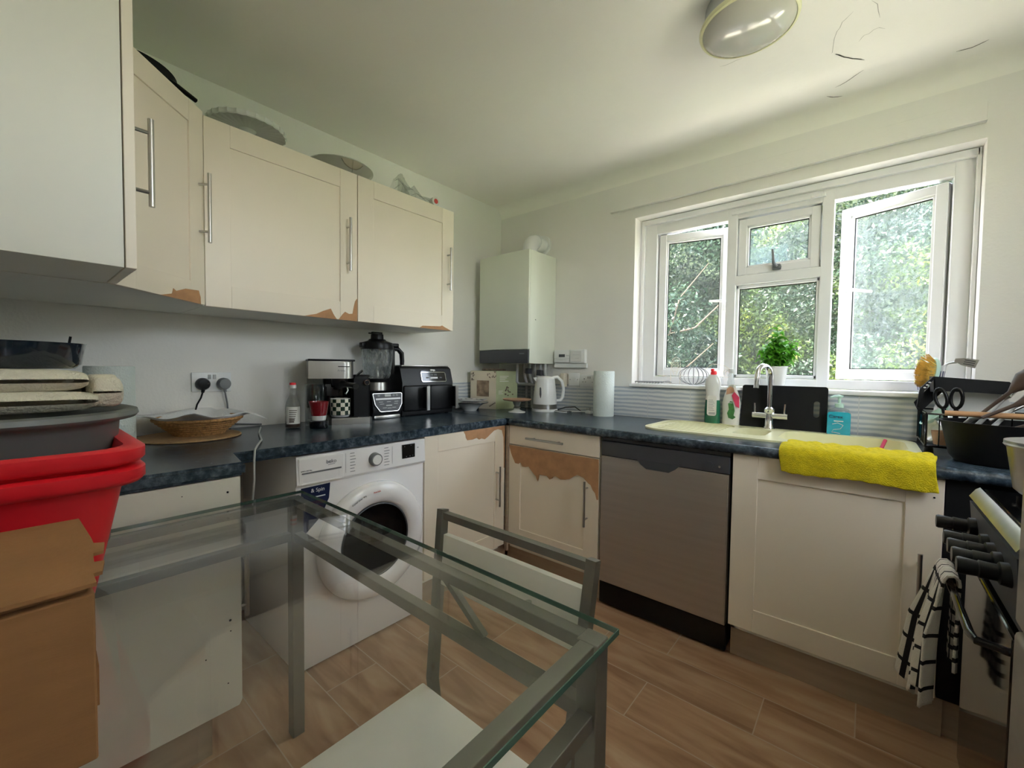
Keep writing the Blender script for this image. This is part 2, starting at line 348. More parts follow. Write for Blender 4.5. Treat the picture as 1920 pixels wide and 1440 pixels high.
def obj(name, mb, m, parent=None, smooth=None, keep=False, solid=0, sub=0, recalc=True):
    bm = mb.bm
    if recalc: bmesh.ops.recalc_face_normals(bm, faces=bm.faces[:])
    me = bpy.data.meshes.new(name)
    if parent is None and not keep:
        xs = [v.co for v in bm.verts]
        o0 = Vector(((min(v.x for v in xs)+max(v.x for v in xs))/2, (min(v.y for v in xs)+max(v.y for v in xs))/2, min(v.z for v in xs)))
    else: o0 = wpos(parent) if parent else Vector((0, 0, 0))
    bmesh.ops.translate(bm, verts=bm.verts[:], vec=-o0)
    if smooth is not None:
        for f in bm.faces: f.smooth = True
        for e in bm.edges:
            if len(e.link_faces) == 2 and e.calc_face_angle(0) > R(smooth): e.smooth = False
    bm.to_mesh(me); bm.free()
    o = bpy.data.objects.new(name, me); COL.objects.link(o)
    for mm in (m if isinstance(m, (list, tuple)) else [m]): me.materials.append(M[mm])
    if parent: o.parent = parent
    else: o.location = o0
    if solid: md = o.modifiers.new('thick', 'SOLIDIFY'); md.thickness = solid; md.offset = 0
    if sub: md = o.modifiers.new('smooth', 'SUBSURF'); md.levels = sub; md.render_levels = sub
    return o
def tag(o, label, cat, group=None, kind=None):
    if label: o['label'] = label
    if cat: o['category'] = cat
    if group: o['group'] = group
    if kind: o['kind'] = kind
    return o
def thing(name, loc, label, cat, group=None):
    o = bpy.data.objects.new(name, None); COL.objects.link(o); o.location = loc; o.empty_display_size = .05
    return tag(o, label, cat, group)
def struct(name, mb, m, parent=None, smooth=None):
    o = obj(name, mb, m, parent, smooth, keep=True)
    if parent is None: o['kind'] = 'structure'
    return o
def text(name, s, size, at, u, n, m, parent, extr=.0004, bold=0):
    cu = bpy.data.curves.new(name, 'FONT'); cu.body = s; cu.size = size; cu.extrude = extr; cu.align_x = 'CENTER'; cu.align_y = 'CENTER'; cu.offset = bold
    cu.materials.append(M[m]); o = bpy.data.objects.new(name, cu); COL.objects.link(o)
    u = Vector(u).normalized(); n = Vector(n).normalized(); v = n.cross(u)
    mt = Matrix((u, v, n)).transposed().to_4x4(); mt.translation = Vector(at) - wpos(parent)
    bpy.context.view_layer.update()
    me = bpy.data.meshes.new_from_object(o.evaluated_get(bpy.context.evaluated_depsgraph_get())); bpy.data.objects.remove(o); bpy.data.curves.remove(cu)
    me.transform(mt); o = bpy.data.objects.new(name, me); COL.objects.link(o); o.parent = parent; return o
def rrect(x0, y0, x1, y1, r, seg=5):
    pts = []
    for cx, cy, a in ((x1-r, y1-r, 0), (x0+r, y1-r, 90), (x0+r, y0+r, 180), (x1-r, y0+r, 270)):
        for i in range(seg+1): t = R(a+90*i/seg); pts.append((cx+r*math.cos(t), cy+r*math.sin(t)))
    return pts

# ---------------------------------------------------------------- room shell
H = 2.443; D = .658; WZ = .893; WT = .04; NY = -2.753; RX = 3.16
struct('floor', MB().box((-.1, NY-.1, -.06), (RX+.1, .1, 0)), 'floor')
mb = MB().box((-.1, NY-.1, H), (RX+.1, .2, H+.08))
c_o = obj('ceiling', mb, ['ceiling', 'crack', 'faint_crack'], keep=True); c_o['kind'] = 'structure'
# cracks are ribbons on the ceiling surface
bm = bmesh.new(); bm.from_mesh(c_o.data)
def crack(pts, wd, mi):
    P = [Vector((x, y, H-.0012)) for x, y in pts]; L = []
    for i, p in enumerate(P):
        t = (P[min(i+1, len(P)-1)]-P[max(i-1, 0)]).normalized(); s_ = Vector((-t.y, t.x, 0))*wd*(.25 if i in (0, len(P)-1) else 1)
        L.append((bm.verts.new(p+s_), bm.verts.new(p-s_)))
    for a, b in zip(L, L[1:]): f = bm.faces.new((a[0], b[0], b[1], a[1])); f.material_index = mi
CR = __import__('json').loads('''[[[[2.138,-0.429],[2.149,-0.415],[2.165,-0.387],[2.176,-0.374],[2.19,-0.356],[2.201,-0.346],[2.213,-0.333],[2.227,-0.317]],0.0022,1],[[[2.5,-0.153],[2.515,-0.15],[2.535,-0.146],[2.545,-0.145],[2.556,-0.149],[2.572,-0.156],[2.585,-0.162]],0.002,1],[[[2.127,-0.185],[2.146,-0.19],[2.165,-0.2],[2.184,-0.215],[2.196,-0.226],[2.223,-0.247]],0.0015,1],[[[2.094,-0.133],[2.107,-0.117],[2.116,-0.108],[2.132,-0.098],[2.149,-0.092]],0.002,1],[[[2.127,-0.443],[2.13,-0.447],[2.14,-0.528],[2.15,-0.565],[2.159,-0.579],[2.167,-0.606],[2.175,-0.612],[2.199,-0.638]],0.0008,2],[[[2.211,-0.453],[2.219,-0.469],[2.227,-0.48],[2.24,-0.478],[2.253,-0.491],[2.268,-0.492],[2.286,-0.47]],0.0008,2],[[[1.769,-0.64],[1.788,-0.633],[1.816,-0.634],[1.83,-0.636],[1.852,-0.634]],0.0008,2],[[[2.247,-0.655],[2.262,-0.625],[2.265,-0.585],[2.27,-0.545]],0.0008,2]]''')
for pts, wd, mi in CR: crack(pts, wd, mi)
bm.to_mesh(c_o.data); bm.free()
struct('wall_left', MB().box((-.1, NY-.1, 0), (0, .1, H)), 'wall')
X0, X1, Z0, Z1 = 1.13, 2.616, 1.10, 2.14
struct('wall_back', MB().box((0, 0, 0), (X0, .2, H)).box((X1, 0, 0), (RX, .2, H)).box((X0, 0, 0), (X1, .2, Z0)).box((X0, 0, Z1), (X1, .2, H)), 'wall')
SY0, SY1 = -2.05, -1.08      # added out-of-view window in the right wall, made up for fill light
struct('wall_right', MB().box((RX, NY-.1, 0), (RX+.1, SY0, H)).box((RX, SY1, 0), (RX+.1, .1, H)).box((RX, SY0, 0), (RX+.1, SY1, 1.25)).box((RX, SY0, 2.30), (RX+.1, SY1, H)), 'wall')
mb = MB()
for a, b in (((SY0, 1.25), (SY1, 1.30)), ((SY0, 2.25), (SY1, 2.30)), ((SY0, 1.25), (SY0+.05, 2.30)), ((SY1-.05, 1.25), (SY1, 2.30)), ((-1.59, 1.25), (-1.54, 2.30))): mb.box((RX+.03, a[0], a[1]), (RX+.08, b[0], b[1]), .003)
fill_win = struct('added_fill_window', mb, 'upvc'); obj('pane', MB().box((RX+.053, SY0+.04, 1.29), (RX+.057, SY1-.04, 2.26)), 'glass', fill_win)
struct('wall_front', MB().box((0, NY-.1, 0), (RX, NY, H)), 'wall')
# coved joint between ceiling and window wall
pts = [(0, H), (0, H-.075)] + [(-.075+.075*math.cos(R(a)), H-.075+.075*math.sin(R(a))) for a in range(10, 90, 10)] + [(-.075, H)]
mb = MB(); mb.prism(pts, 0, RX, axis=0); struct('trim_1', mb, 'ceiling', smooth=30)
# painted batten over the window
struct('trim_2', MB().box((.967, -.022, 2.199), (2.61, 0, 2.284), .002).box((.967, -.03, 2.199), (2.61, -.022, 2.207), .002), 'wall')
# tiled splashbacks and sill board
struct('trim_3', MB().box((0, -.008, WZ), (RX, 0, 1.08), .0015), 'tilex')
struct('trim_4', MB().box((0, -1.0, WZ), (.008, -.008, 1.08), .0015), 'tiley')
struct('trim_5', MB().box((X0-.005, -.03, 1.082), (X1+.01, .1, 1.103), .006, 3), 'upvc')

# ---------------------------------------------------------------- window
win = struct('window_1', MB(), 'upvc') if False else None
F0, F1 = .105, .165
mb = MB()
for a, b in (((1.155, 2.603), (1.104, 1.150)), ((1.155, 2.603), (2.045, 2.122))): mb.box((a[0], F0, b[0]), (a[1], F1, b[1]), .004)
for a, b in ((1.155, 1.232), (1.640, 1.690), (2.076, 2.126), (2.537, 2.603)): mb.box((a, F0-.0015, 1.106), (b, F1, 2.12), .004)
mb.box((1.68, F0-.001, 1.672), (2.09, F1, 1.724), .004)
mb.box((1.148, .08, 2.105), (2.61, F0+.02, 2.138), .003).box((1.14, .08, 1.103), (1.158, F0+.02, 2.138), .003).box((2.6, .08, 1.103), (2.615, F0+.02, 2.138), .003)
win = struct('window_1', mb, 'upvc')
def sash(x0, x1, z0, z1, hinge, ang, gm, wfr=.042, bead=.012):
    F = Matrix.Identity(4)
    if hinge: F = Matrix.Translation((hinge, .15, 0)) @ Matrix.Rotation(R(ang), 4, 'Z') @ Matrix.Translation((-hinge, -.15, 0))
    mb = MB(F); y0, y1 = .122, .172
    mb.box((x0, y0, z0), (x1, y1, z0+wfr), .004).box((x0, y0, z1-wfr), (x1, y1, z1), .004)
    mb.box((x0, y0-.001, z0), (x0+wfr, y1, z1), .004).box((x1-wfr, y0-.001, z0), (x1, y1, z1), .004)
    s_ = obj('sash', mb, 'upvc', win)
    mb = MB(F); a, b, c, d = x0+wfr-.002, x1-wfr+.002, z0+wfr-.002, z1-wfr+.002
    for q in (((a, c), (b, c+bead)), ((a, d-bead), (b, d)), ((a, c), (a+bead, d)), ((b-bead, c), (b, d))): mb.box((q[0][0], y0+.006, q[0][1]), (q[1][0], y1-.004, q[1][1]), .002)
    obj('glazing_bead', mb, 'upvc', s_)
    mb = MB(F); gk = .004; mb.box((a+bead-gk, .146, c+bead-gk), (b-bead+gk, .150, d-bead+gk)); obj('pane', mb, gm, s_)
    mb = MB(F); e = bead
    for q in (((a+e-.001, c+e-.001), (b-e+.001, c+e+gk)), ((a+e-.001, d-e-gk), (b-e+.001, d-e+.001)), ((a+e-.001, c+e), (a+e+gk, d-e)), ((b-e-gk, c+e), (b-e+.001, d-e))): mb.box((q[0][0], .1435, q[0][1]), (q[1][0], .1525, q[1][1]))
    obj('gasket', mb, 'black', s_)
    return s_, F
sl, FL = sash(1.236, 1.636, 1.154, 2.04, 1.236, 13, 'glass')
sr, FR = sash(2.130, 2.533, 1.154, 2.034, 2.533, -21, 'dirtyglass')
sv, FV = sash(1.694, 2.072, 1.728, 2.04, 0, 0, 'dirtyglass')
# fixed centre pane
mb = MB()
for q in (((1.690, 1.152), (2.076, 1.170)), ((1.690, 1.654), (2.076, 1.672)), ((1.690, 1.152), (1.704, 1.672)), ((2.062, 1.152), (2.076, 1.672))): mb.box((q[0][0], .12, q[0][1]), (q[1][0], .16, q[1][1]), .003)
fb = obj('glazing_bead', mb, 'upvc', win); obj('pane', MB().box((1.70, .14, 1.166), (2.066, .144, 1.658)), 'glass', win)
mb = MB()
for q in (((1.704, 1.170), (2.062, 1.174)), ((1.704, 1.650), (2.062, 1.654)), ((1.704, 1.17), (1.708, 1.654)), ((2.058, 1.17), (2.062, 1.654))): mb.box((q[0][0], .136, q[0][1]), (q[1][0], .148, q[1][1]))
obj('gasket', mb, 'black', win)
# espagnolette handles and trickle vent
mb = MB(FL); mb.box((1.602, .098, 1.545), (1.628, .122, 1.61), .006).tube([(1.615, .10, 1.60), (1.60, .082, 1.602), (1.53, .08, 1.604)], [.008, .008, .006], 8); obj('window_handle', mb, 'upvc', sl, 40)
mb = MB(FR); mb.box((2.138, .098, 1.585), (2.164, .122, 1.65), .006).tube([(2.15, .10, 1.62), (2.165, .082, 1.618), (2.29, .078, 1.585)], [.009, .009, .006], 8); obj('window_handle', mb, 'upvc', sr, 40)
mb = MB(); mb.box((1.865, .10, 1.735), (1.905, .122, 1.765), .005).tube([(1.885, .10, 1.75), (1.875, .085, 1.765), (1.868, .08, 1.84)], [.009, .008, .005], 8).cyl((1.90, .115, 1.75), (1.90, .09, 1.75), .007); obj('window_handle', mb, 'grey', sv, 40)
mb = MB(); mb.box((1.66, .088, 2.068), (2.09, .106, 2.086), .003).box((2.03, .082, 2.07), (2.07, .09, 2.084), .002); obj('trickle_vent', mb, 'upvc', win)
mb = MB(); mb.box((1.745, .134, 1.775), (1.93, .1375, 1.87)); obj('paper_sticker', mb, 'dirtyglass', win)

# ---------------------------------------------------------------- outside
struct('ground', MB().box((-30, .25, -.4), (30, 60, -.3)).box((-30, -40, -.4), (30, NY-.15, -.3)), 'lawn')
struct('bounce_paving', MB().box((-6, .25, -.3), (9, 2.2, -.25)).box((-6, -6, -.3), (9, NY-.15, -.02)).box((RX+.1, NY-.15, -.3), (9, .25, -.25)), 'bounce_ground')  # unseen slabs, added pale to bounce sunlight up to the ceiling
import numpy as np
def leaves(name, n, fn, size, m, seed):
    """one mesh of n folded leaves; fn(rng,n) -> points, outward normals"""
    rng = np.random.default_rng(seed); P, Nn = fn(rng, n)
    a = rng.normal(size=(n, 3)) * .75 + Nn; a /= np.linalg.norm(a, axis=1)[:, None]
    t = np.cross(a, rng.normal(size=(n, 3))); t /= np.linalg.norm(t, axis=1)[:, None]; b = np.cross(a, t)
    sz = size*(.6+.8*rng.random(n))[:, None]
    V = np.stack([P - t*sz, P + b*sz*.45 + a*sz*.12, P + t*sz, P - b*sz*.45 + a*sz*.12], 1).reshape(-1, 3)
    me = bpy.data.meshes.new(name); me.vertices.add(4*n); me.vertices.foreach_set('co', V.ravel().astype(np.float32))
    me.loops.add(6*n); base = (np.arange(n)*4)[:, None]
    me.loops.foreach_set('vertex_index', (base + np.array([0, 1, 2, 0, 2, 3])).ravel().astype(np.int32))
    me.polygons.add(2*n); me.polygons.foreach_set('loop_start', np.arange(0, 6*n, 3, dtype=np.int32)); me.polygons.foreach_set('loop_total', np.full(2*n, 3, dtype=np.int32))
    me.update(); me.validate(); me.materials.append(M[m])
    o = bpy.data.objects.new(name, me); COL.objects.link(o); return o
def hedge_surface(x0, x1, y0, amp, z0, z1, ph):
    def fn(rng, n):
        x = rng.uniform(x0, x1, n); z = rng.uniform(z0, z1, n)
        bul = amp*(np.sin(x*1.7+ph)+np.sin(z*2.3+x*.9+ph)+.6*np.sin(x*5.1+z*3.3)+.5*np.sin(z*6.7-x*2.9))
        y = y0 - bul + rng.exponential(.09, n) + .16*(z-1)
        P = np.stack([x, y, z], 1); Nn = np.tile(np.array([0, -.75, .45]), (n, 1)); return P, Nn
    return fn
hg = leaves('hedge', 120000, hedge_surface(-3.2, 4.2, 2.5, .16, -.3, 3.35, 0), .022, 'hedge', 3)
tag(hg, 'tall sunlit green hedge filling the view through the kitchen window', 'hedge', kind='stuff')
mb = MB()
mb.grid(24, 14, lambda u, v: (-3.4+8*u, 2.82+.16*(5.2*v-1.3)-.13*(math.sin((-3.4+8*u)*1.7)+math.sin((-.4+5.2*v)*2.3+(-3.4+8*u)*.9)), -.4+3.6*v))
mb.box((-3.4, 3.2, -.4), (4.6, 3.6, 3.1))
obj('hedge_core', mb, 'hedgecore', hg, recalc=True)
# darker tree seen in the left light, with pale branches
tr = thing('garden_tree', (.35, 1.75, -.3), 'dark leafy garden tree with pale bare branches seen through the left casement', 'tree')
mb = MB()
mb.tube([(.35, 1.75, -.3), (.4, 1.72, .6), (.46, 1.74, 1.3), (.42, 1.8, 2.2), (.4, 1.85, 3.4)], [.05, .04, .022, .016, .01], 8)
for q in ([(.42, 1.73, .9), (.62, 1.68, 1.1), (.9, 1.7, 1.2), (1.15, 1.75, 1.45)], [(.46, 1.74, 1.3), (.3, 1.66, 1.6), (.0, 1.6, 1.75)], [(.45, 1.74, 1.25), (.75, 1.7, 1.55), (.85, 1.68, 1.9), (1.1, 1.7, 2.2)], [(.43, 1.78, 1.9), (.2, 1.7, 2.2), (0, 1.7, 2.6)], [(.44, 1.72, 1.1), (.2, 1.62, 1.25), (-.1, 1.6, 1.3)], [(.75, 1.7, 1.55), (1.0, 1.68, 1.6), (1.2, 1.7, 1.8)]):
    mb.tube(q, [.011, .008, .006, .003][:len(q)], 6)
obj('branches', mb, 'bark', tr, 40)
def crown(rng, n):
    k = 26; cs = np.stack([rng.uniform(-.9, 1.15, k), rng.uniform(1.65, 2.25, k), rng.uniform(.9, 3.6, k)], 1)
    i = rng.integers(0, k, n); d = rng.normal(size=(n, 3)); d /= np.linalg.norm(d, axis=1)[:, None]; r = rng.uniform(.1, .34, n)[:, None]
    return cs[i] + d*r*np.array([1, .5, .9]), d
lv = leaves('foliage', 24000, crown, .022, 'treeleaf', 9); lv.parent = tr; lv.matrix_parent_inverse = Matrix.Translation(-tr.location)

# ---------------------------------------------------------------- cabinet parts
def bar_handle(F, parent, u, z0, z1, vert=True, off=.032, post=.7):
    """round bar handle on a door plane n=0"""
    mb = MB(F); 
    if vert:
        mb.tube([(u, off, z0), (u, off, z1)], .0062, 10)
        L = z1-z0
        for zz in (z0+L*.16, z1-L*.16): mb.tube([(u, 0, zz), (u, off, zz)], .0045, 8)
    else:
        mb.tube([(z0, off, u), (z1, off, u)], .0062, 10); L = z1-z0
        for zz in (z0+L*.16, z1-L*.16): mb.tube([(zz, 0, u), (zz, off, u)], .0045, 8)
    return obj('handle', mb, 'steel', parent, 40)
def shaker(F, parent, u0, u1, z0, z1, fr=.075, th=.02, name='door', groove=.006, frb=None):
    """framed door: front face at n=0, body to n=-th"""
    fb_ = frb or fr
    mb = MB(F); g = .0022
    mb.box((u0, -th, z0), (u0+fr, 0, z1), .0015).box((u1-fr, -th, z0), (u1, 0, z1), .0015)
    mb.box((u0+fr, -th, z0), (u1-fr, -.0004, z0+fb_), .0015).box((u0+fr, -th, z1-fr), (u1-fr, -.0004, z1), .0015)
    mb.box((u0+fr-.004, -th+.002, z0+fb_-.004), (u1-fr+.004, -groove, z1-fr+.004))
    return obj(name, mb, 'door', parent)
def carcass(F, parent, u0, u1, dep, z0, z1, m='carcass', n1=-.021):
    return obj('carcass', MB(F).box((u0+.001, -dep, z0), (u1-.001, n1, z1), .001), m, parent)

# wall cabinets, left wall (front face plane x=.381)
UZ0, UZ1 = 1.405, 2.102
def wall_cab(y0, y1, label, hu, peel):
    t = thing('wall_cabinet', (.19, (y0+y1)/2, UZ0), label, 'cabinet', 'wall cabinets along the left wall')
    F = LEFT(.381, 0, 0); carcass(F, t, y0, y1, .378, UZ0, UZ1)
    d = shaker(F, t, y0+.0015, y1-.0015, UZ0, UZ1, fr=.085); bar_handle(F, d, hu, 1.633, 1.879)
    mb = MB(F)
    for p in peel: mb.prism(p, -.002, .0009)
    obj('peeled_patch', mb, 'mdf', d); return t
wall_cab(-2.076, -1.4605, 'cream wall cabinet next to the diagonal corner unit, its lower right corner torn', -1.513,
    [[(-1.717, 1.4052), (-1.66, 1.42), (-1.63, 1.436), (-1.594, 1.451), (-1.58, 1.425), (-1.565, 1.4052)], [(-1.556, 1.4052), (-1.538, 1.43), (-1.525, 1.444), (-1.505, 1.436), (-1.487, 1.439), (-1.481, 1.47), (-1.474, 1.499), (-1.465, 1.512), (-1.4625, 1.512), (-1.4625, 1.4052)]])
wall_cab(-1.4595, -.844, 'cream wall cabinet at the free end of the row nearest the boiler', -.893,
    [[(-1.091, 1.4052), (-1.07, 1.418), (-.99, 1.422), (-.943, 1.425), (-.93, 1.431), (-.915, 1.424), (-.88, 1.412), (-.862, 1.4052)]])
# diagonal corner wall unit
n45 = Vector((1, 1, 0)).normalized(); u45 = Vector((-1, 1, 0)).normalized()
FD = frame(Vector((.4005, -2.0785, 0)), u45, n45)          # u<=0 runs to the near wall unit
t = thing('corner_wall_cabinet', (.25, -2.45, UZ0), 'cream diagonal corner wall cabinet with a flaked lower edge and a black tray on top', 'cabinet')
mb = MB(); mb.prism([(.002, -2.0775), (.378, -2.0775), (.382, -2.079), (.672, -2.369), (.672, NY+.002), (.002, NY+.002)], UZ0, UZ1, axis=2)
obj('carcass', mb, 'carcass', t)
d = shaker(FD, t, -.395, -.004, UZ0, UZ1, fr=.075)
bar_handle(FD, d, -.03, 1.626, 1.872, off=.035)
mb = MB(FD)
uu = lambda x, y: (Vector((x, y, 0))-FD.translation.to_3d()*1).dot(u45)
pk = [(.562, -2.236, 1.4052), (.526, -2.2, 1.418), (.522, -2.196, 1.436), (.512, -2.186, 1.43), (.48, -2.152, 1.446), (.431, -2.105, 1.452), (.424, -2.098, 1.43), (.423, -2.097, 1.4052)]
mb.prism([(uu(x, y), z) for x, y, z in pk], -.002, .0009)
obj('peeled_patch', mb, 'mdf', d)
# unit on the near wall, its side panel faces the camera
t = thing('end_wall_cabinet', (.83, -2.56, UZ0), 'large plain cabinet side panel at the upper left, nearest wall unit', 'cabinet')
F = frame((0, -2.355, 0), (1, 0, 0), (0, 1, 0))
carcass(F, t, .687, .975, .396, UZ0+.0, UZ1, n1=-.0225)
d = shaker(F, t, .689, .9755, UZ0, UZ1, fr=.06); bar_handle(F, d, .953, 1.562, 1.767)

# worktop: U shape in three lengths
def slab(pts, name, m='worktop'):
    mb = MB(); mb.prism(pts, WZ-WT, WZ, axis=2)
    bmesh.ops.bevel(mb.bm, geom=[e for e in mb.bm.edges if abs(e.verts[0].co.z-e.verts[1].co.z) < 1e-4], offset=.008, segments=3, affect='EDGES')
    return obj(name, mb, m, None, 30)
EY = -2.095
sx0, sx1, sy0, sy1 = 1.985, 2.405, -.44, -.12     # main bowl cut-out
hx0, hx1, hy0, hy1 = 1.80, 1.935, -.40, -.17     # half bowl cut-out
wt_l = slab([(.009, NY+.001), (.842, NY+.001), (.842, EY), (D, EY+.012), (D, -D), (.009, -D)], 'worktop')
tag(wt_l, 'dark blue-grey laminate worktop along the left wall, carrying the coffee machine and air fryer', 'worktop')
# the window run is built from strips so that the sink bowls are real holes
mb = MB(); xs = [.009, hx0, hx1, sx0, sx1, 2.72]
mb.box((.009, -D+.001, WZ-WT), (hx0, -.009, WZ)).box((hx1, -D+.001, WZ-WT), (sx0, -.009, WZ)).box((sx1, -D+.001, WZ-WT), (3.15, -.009, WZ))
mb.box((hx0, hy1, WZ-WT), (hx1, -.009, WZ)).box((hx0, -D+.001, WZ-WT), (hx1, hy0, WZ)).box((sx0, sy1, WZ-WT), (sx1, -.009, WZ)).box((sx0, -D+.001, WZ-WT), (sx1, sy0, WZ))
bmesh.ops.remove_doubles(mb.bm, verts=mb.bm.verts[:], dist=1e-5)
mb.cyl((D+.02, -D+.003, WZ-.02), (3.15, -D+.003, WZ-.02), .0198, seg=16)
wt_b = obj('worktop', mb, 'worktop', None, 30); tag(wt_b, 'dark blue-grey laminate worktop under the window, holding the sink', 'worktop')

# base units
BZ0, BZ1 = .14, .851
PF = -.598
t = thing('base_cabinet', (.96, -.33, 0), 'cream base cabinet with a drawer and a badly peeled door, left of the dishwasher', 'cabinet', 'cream base cabinets')
F = BACK(0, -.65, 0)
obj('carcass', MB().box((.662, -.628, .12), (1.26, -.012, BZ1)), 'carcass', t)
obj('plinth', MB().box((.62, -.60, 0), (1.262, -.585, .118)), 'plinth', t)
d = obj('drawer', MB(F).box((.666, -.02, .742), (1.259, 0, BZ1), .002), 'door', t); bar_handle(F, d, .793, .813, 1.06, vert=False)
d = shaker(F, t, .666, 1.259, BZ0, .736, fr=.085, frb=.11); bar_handle(F, d, 1.196, .384, .617)
A = [(.666, .735), (1.2585, .735), (1.2585, .53), (1.25, .528), (1.24, .56), (1.225, .575), (1.214, .597), (1.2, .603), (1.172, .626), (1.135, .636), (1.11, .622), (1.087, .606), (1.06, .597), (1.031, .593), (1.0, .604), (.984, .6), (.975, .588), (.959, .58), (.94, .596), (.888, .595), (.884, .575), (.879, .556), (.872, .565), (.866, .581), (.85, .592), (.812, .628), (.79, .622), (.767, .621), (.753, .643), (.738, .632), (.713, .633), (.692, .667), (.68, .69)]
mb = MB(F); mb.prism(A, -.004, .0008); mb.box((.748, .0008, .655), (1.17, .0011, .6562)); obj('peeled_patch', mb, 'mdf', d)
obj('filler_strip', MB().box((.646, -.662, .1), (.664, -.645, BZ1), .001), 'plinth', t)
t = thing('base_cabinet', (.33, -.96, 0), 'cream base cabinet in the corner, between the washing machine and the filler strip', 'cabinet', 'cream base cabinets')
F = LEFT(.65, 0, 0)
obj('carcass', MB().box((.012, -1.262, .12), (.628, -.70, BZ1)), 'carcass', t); obj('plinth', MB().box((.585, -1.262, 0), (.60, -.6, .118)), 'plinth', t)
d = shaker(F, t, -1.264, -.672, BZ0, BZ1, fr=.085); bar_handle(F, d, -.747, .391, .622)
B = [(-1.007, .8505), (-.673, .8505), (-.673, .60), (-.680, .60), (-.681, .70), (-.685, .78), (-.70, .825), (-.735, .835), (-.768, .83), (-.80, .812), (-.82, .80), (-.845, .789), (-.87, .797), (-.89, .793), (-.908, .804), (-.94, .799), (-.979, .8), (-.99, .815), (-.994, .832)]
mb = MB(F); mb.prism(B, -.004, .0009); obj('peeled_patch', mb, 'mdf', d)
t = thing('base_cabinet', (2.17, -.33, 0), 'cream base cabinet with one wide door below the sink', 'cabinet', 'cream base cabinets')
F = BACK(0, -.65, 0)
mb = MB().box((1.872, -.628, .12), (1.89, -.012, BZ1)).box((2.46, -.628, .12), (2.478, -.012, BZ1)).box((1.872, -.628, .12), (2.478, -.012, .138)).box((1.872, -.03, .12), (2.478, -.012, .7)).box((1.872, -.628, .79), (2.478, -.612, BZ1))
obj('carcass', mb, 'carcass', t); obj('plinth', MB().box((1.872, -.615, 0), (2.50, -.598, .138)), 'plinth', t)
d = shaker(F, t, 1.868, 2.478, BZ0, BZ1, fr=.09); bar_handle(F, d, 2.427, .36, .608)
obj('screw_cap', MB(F).cyl((2.455, 0, .79), (2.455, .0015, .79), .003, seg=8), 'blackmatte', d)
t = thing('shade_gap_filler', (2.82, -.33, 0), 'black filler block standing in for the shade between the sink cabinet and the cooker', 'cabinet')
obj('shade_front', MB().box((2.482, -.64, .14), (3.14, -.622, BZ1)), 'blackmatte', t)  # black colour stands in for shade in the void under the worktop
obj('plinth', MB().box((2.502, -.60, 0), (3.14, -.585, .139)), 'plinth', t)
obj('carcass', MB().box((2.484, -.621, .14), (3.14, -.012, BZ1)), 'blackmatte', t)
# near unit: end panel faces the camera, its door faces the window
t = thing('end_base_cabinet', (.55, -2.43, 0), 'white base cabinet end panel seen through the glass table, drilled with small holes', 'cabinet')
obj('carcass', MB().box((.05, NY+.002, .14), (.819, -2.155, BZ1)), 'carcass', t)
mb = MB(); pr = [(-2.116, .146), (-2.116+.008, .16), (-2.108, .85), (NY+.002, .85), (NY+.002, .146)]
mb.prism(pr, .82, .838, axis=0); ep = obj('end_panel', mb, 'carcass', t)
for y_, z_, r_ in ((-2.141, .809, .003), (-2.138, .42, .0035), (-2.137, .387, .002), (-2.2, .33, .002), (-2.145, .23, .002), (-2.25, .82, .0015), (-2.27, .63, .002)): obj('screw_hole', MB().cyl((.838, y_, z_), (.8388, y_, z_), r_, seg=10), 'blackmatte', ep)
obj('plinth', MB().box((.05, -2.19, 0), (.79, -2.175, .138)).box((.775, NY+.002, 0), (.79, -2.19, .138)), 'plinth', t)
F = frame((0, -2.115, 0), (1, 0, 0), (0, 1, 0)); d = shaker(F, t, .40, .816, BZ0, BZ1, fr=.08); bar_handle(F, d, .79, .39, .62, off=.038)

# ---------------------------------------------------------------- washing machine
F = LEFT(.655, -1.572, 0)
wm = thing('washing_machine', (.35, -1.572, 0), 'white front-loading washing machine with an open-ring round door under the left worktop', 'washing machine')
hw = .298
obj('cabinet_body', MB(F).box((-hw, -.56, .01), (hw, 0, .842), .006), 'appliance', wm, 30)
obj('control_panel', MB(F).prism([(-.0, .729), (.004, .729), (.012, .74), (.006, .843), (0, .845)], -hw, hw, axis=0), 'appliance', wm)
dr = obj('detergent_drawer', MB(F).box((-hw+.006, .004, .735), (-.112, .0125, .838), .004), 'appliance', wm)
mb = MB(F); mb.grid(16, 6, lambda a, b: (-hw+.02+a*.145, .0128-.006*math.sin(PI*a)**.3*math.sin(PI*b)+.0006, .742+b*.035)); obj('finger_pull', mb, 'appliance', dr, 60)
obj('drawer_slot', MB(F).prism([(-hw+.018, .7775), (-.124, .7775), (-.124, .784), (-hw+.018, .7825)], .0126, .0134), 'grey', dr)
obj('lower_lip', MB(F).box((-hw+.014, .0125, .7365), (-.122, .0165, .7425), .0018), 'appliance', dr)
text('brand_lettering', 'beko', .021, (.6685, -1.738, .812), (0, 1, 0), (1, 0, 0), 'mutedtext', dr)
obj('underline', MB(F).prism([(-.178, .7985), (-.151, .8005), (-.151, .802), (-.178, .80)], .0125, .0135), 'mutedtext', dr)
text('small_print', 'bPRO 500 8kg', .007, (.6685, -1.835, .789), (0, 1, 0), (1, 0, 0), 'mutedtext', dr)
k = obj('dial', MB(F).cyl((.028, .008, .789), (.028, .03, .789), .029, .026, 32), 'grey', wm, 30)
obj('dial_face', MB(F).cyl((.028, .03, .789), (.028, .0315, .789), .021, .021, 32), 'white', k, 30)
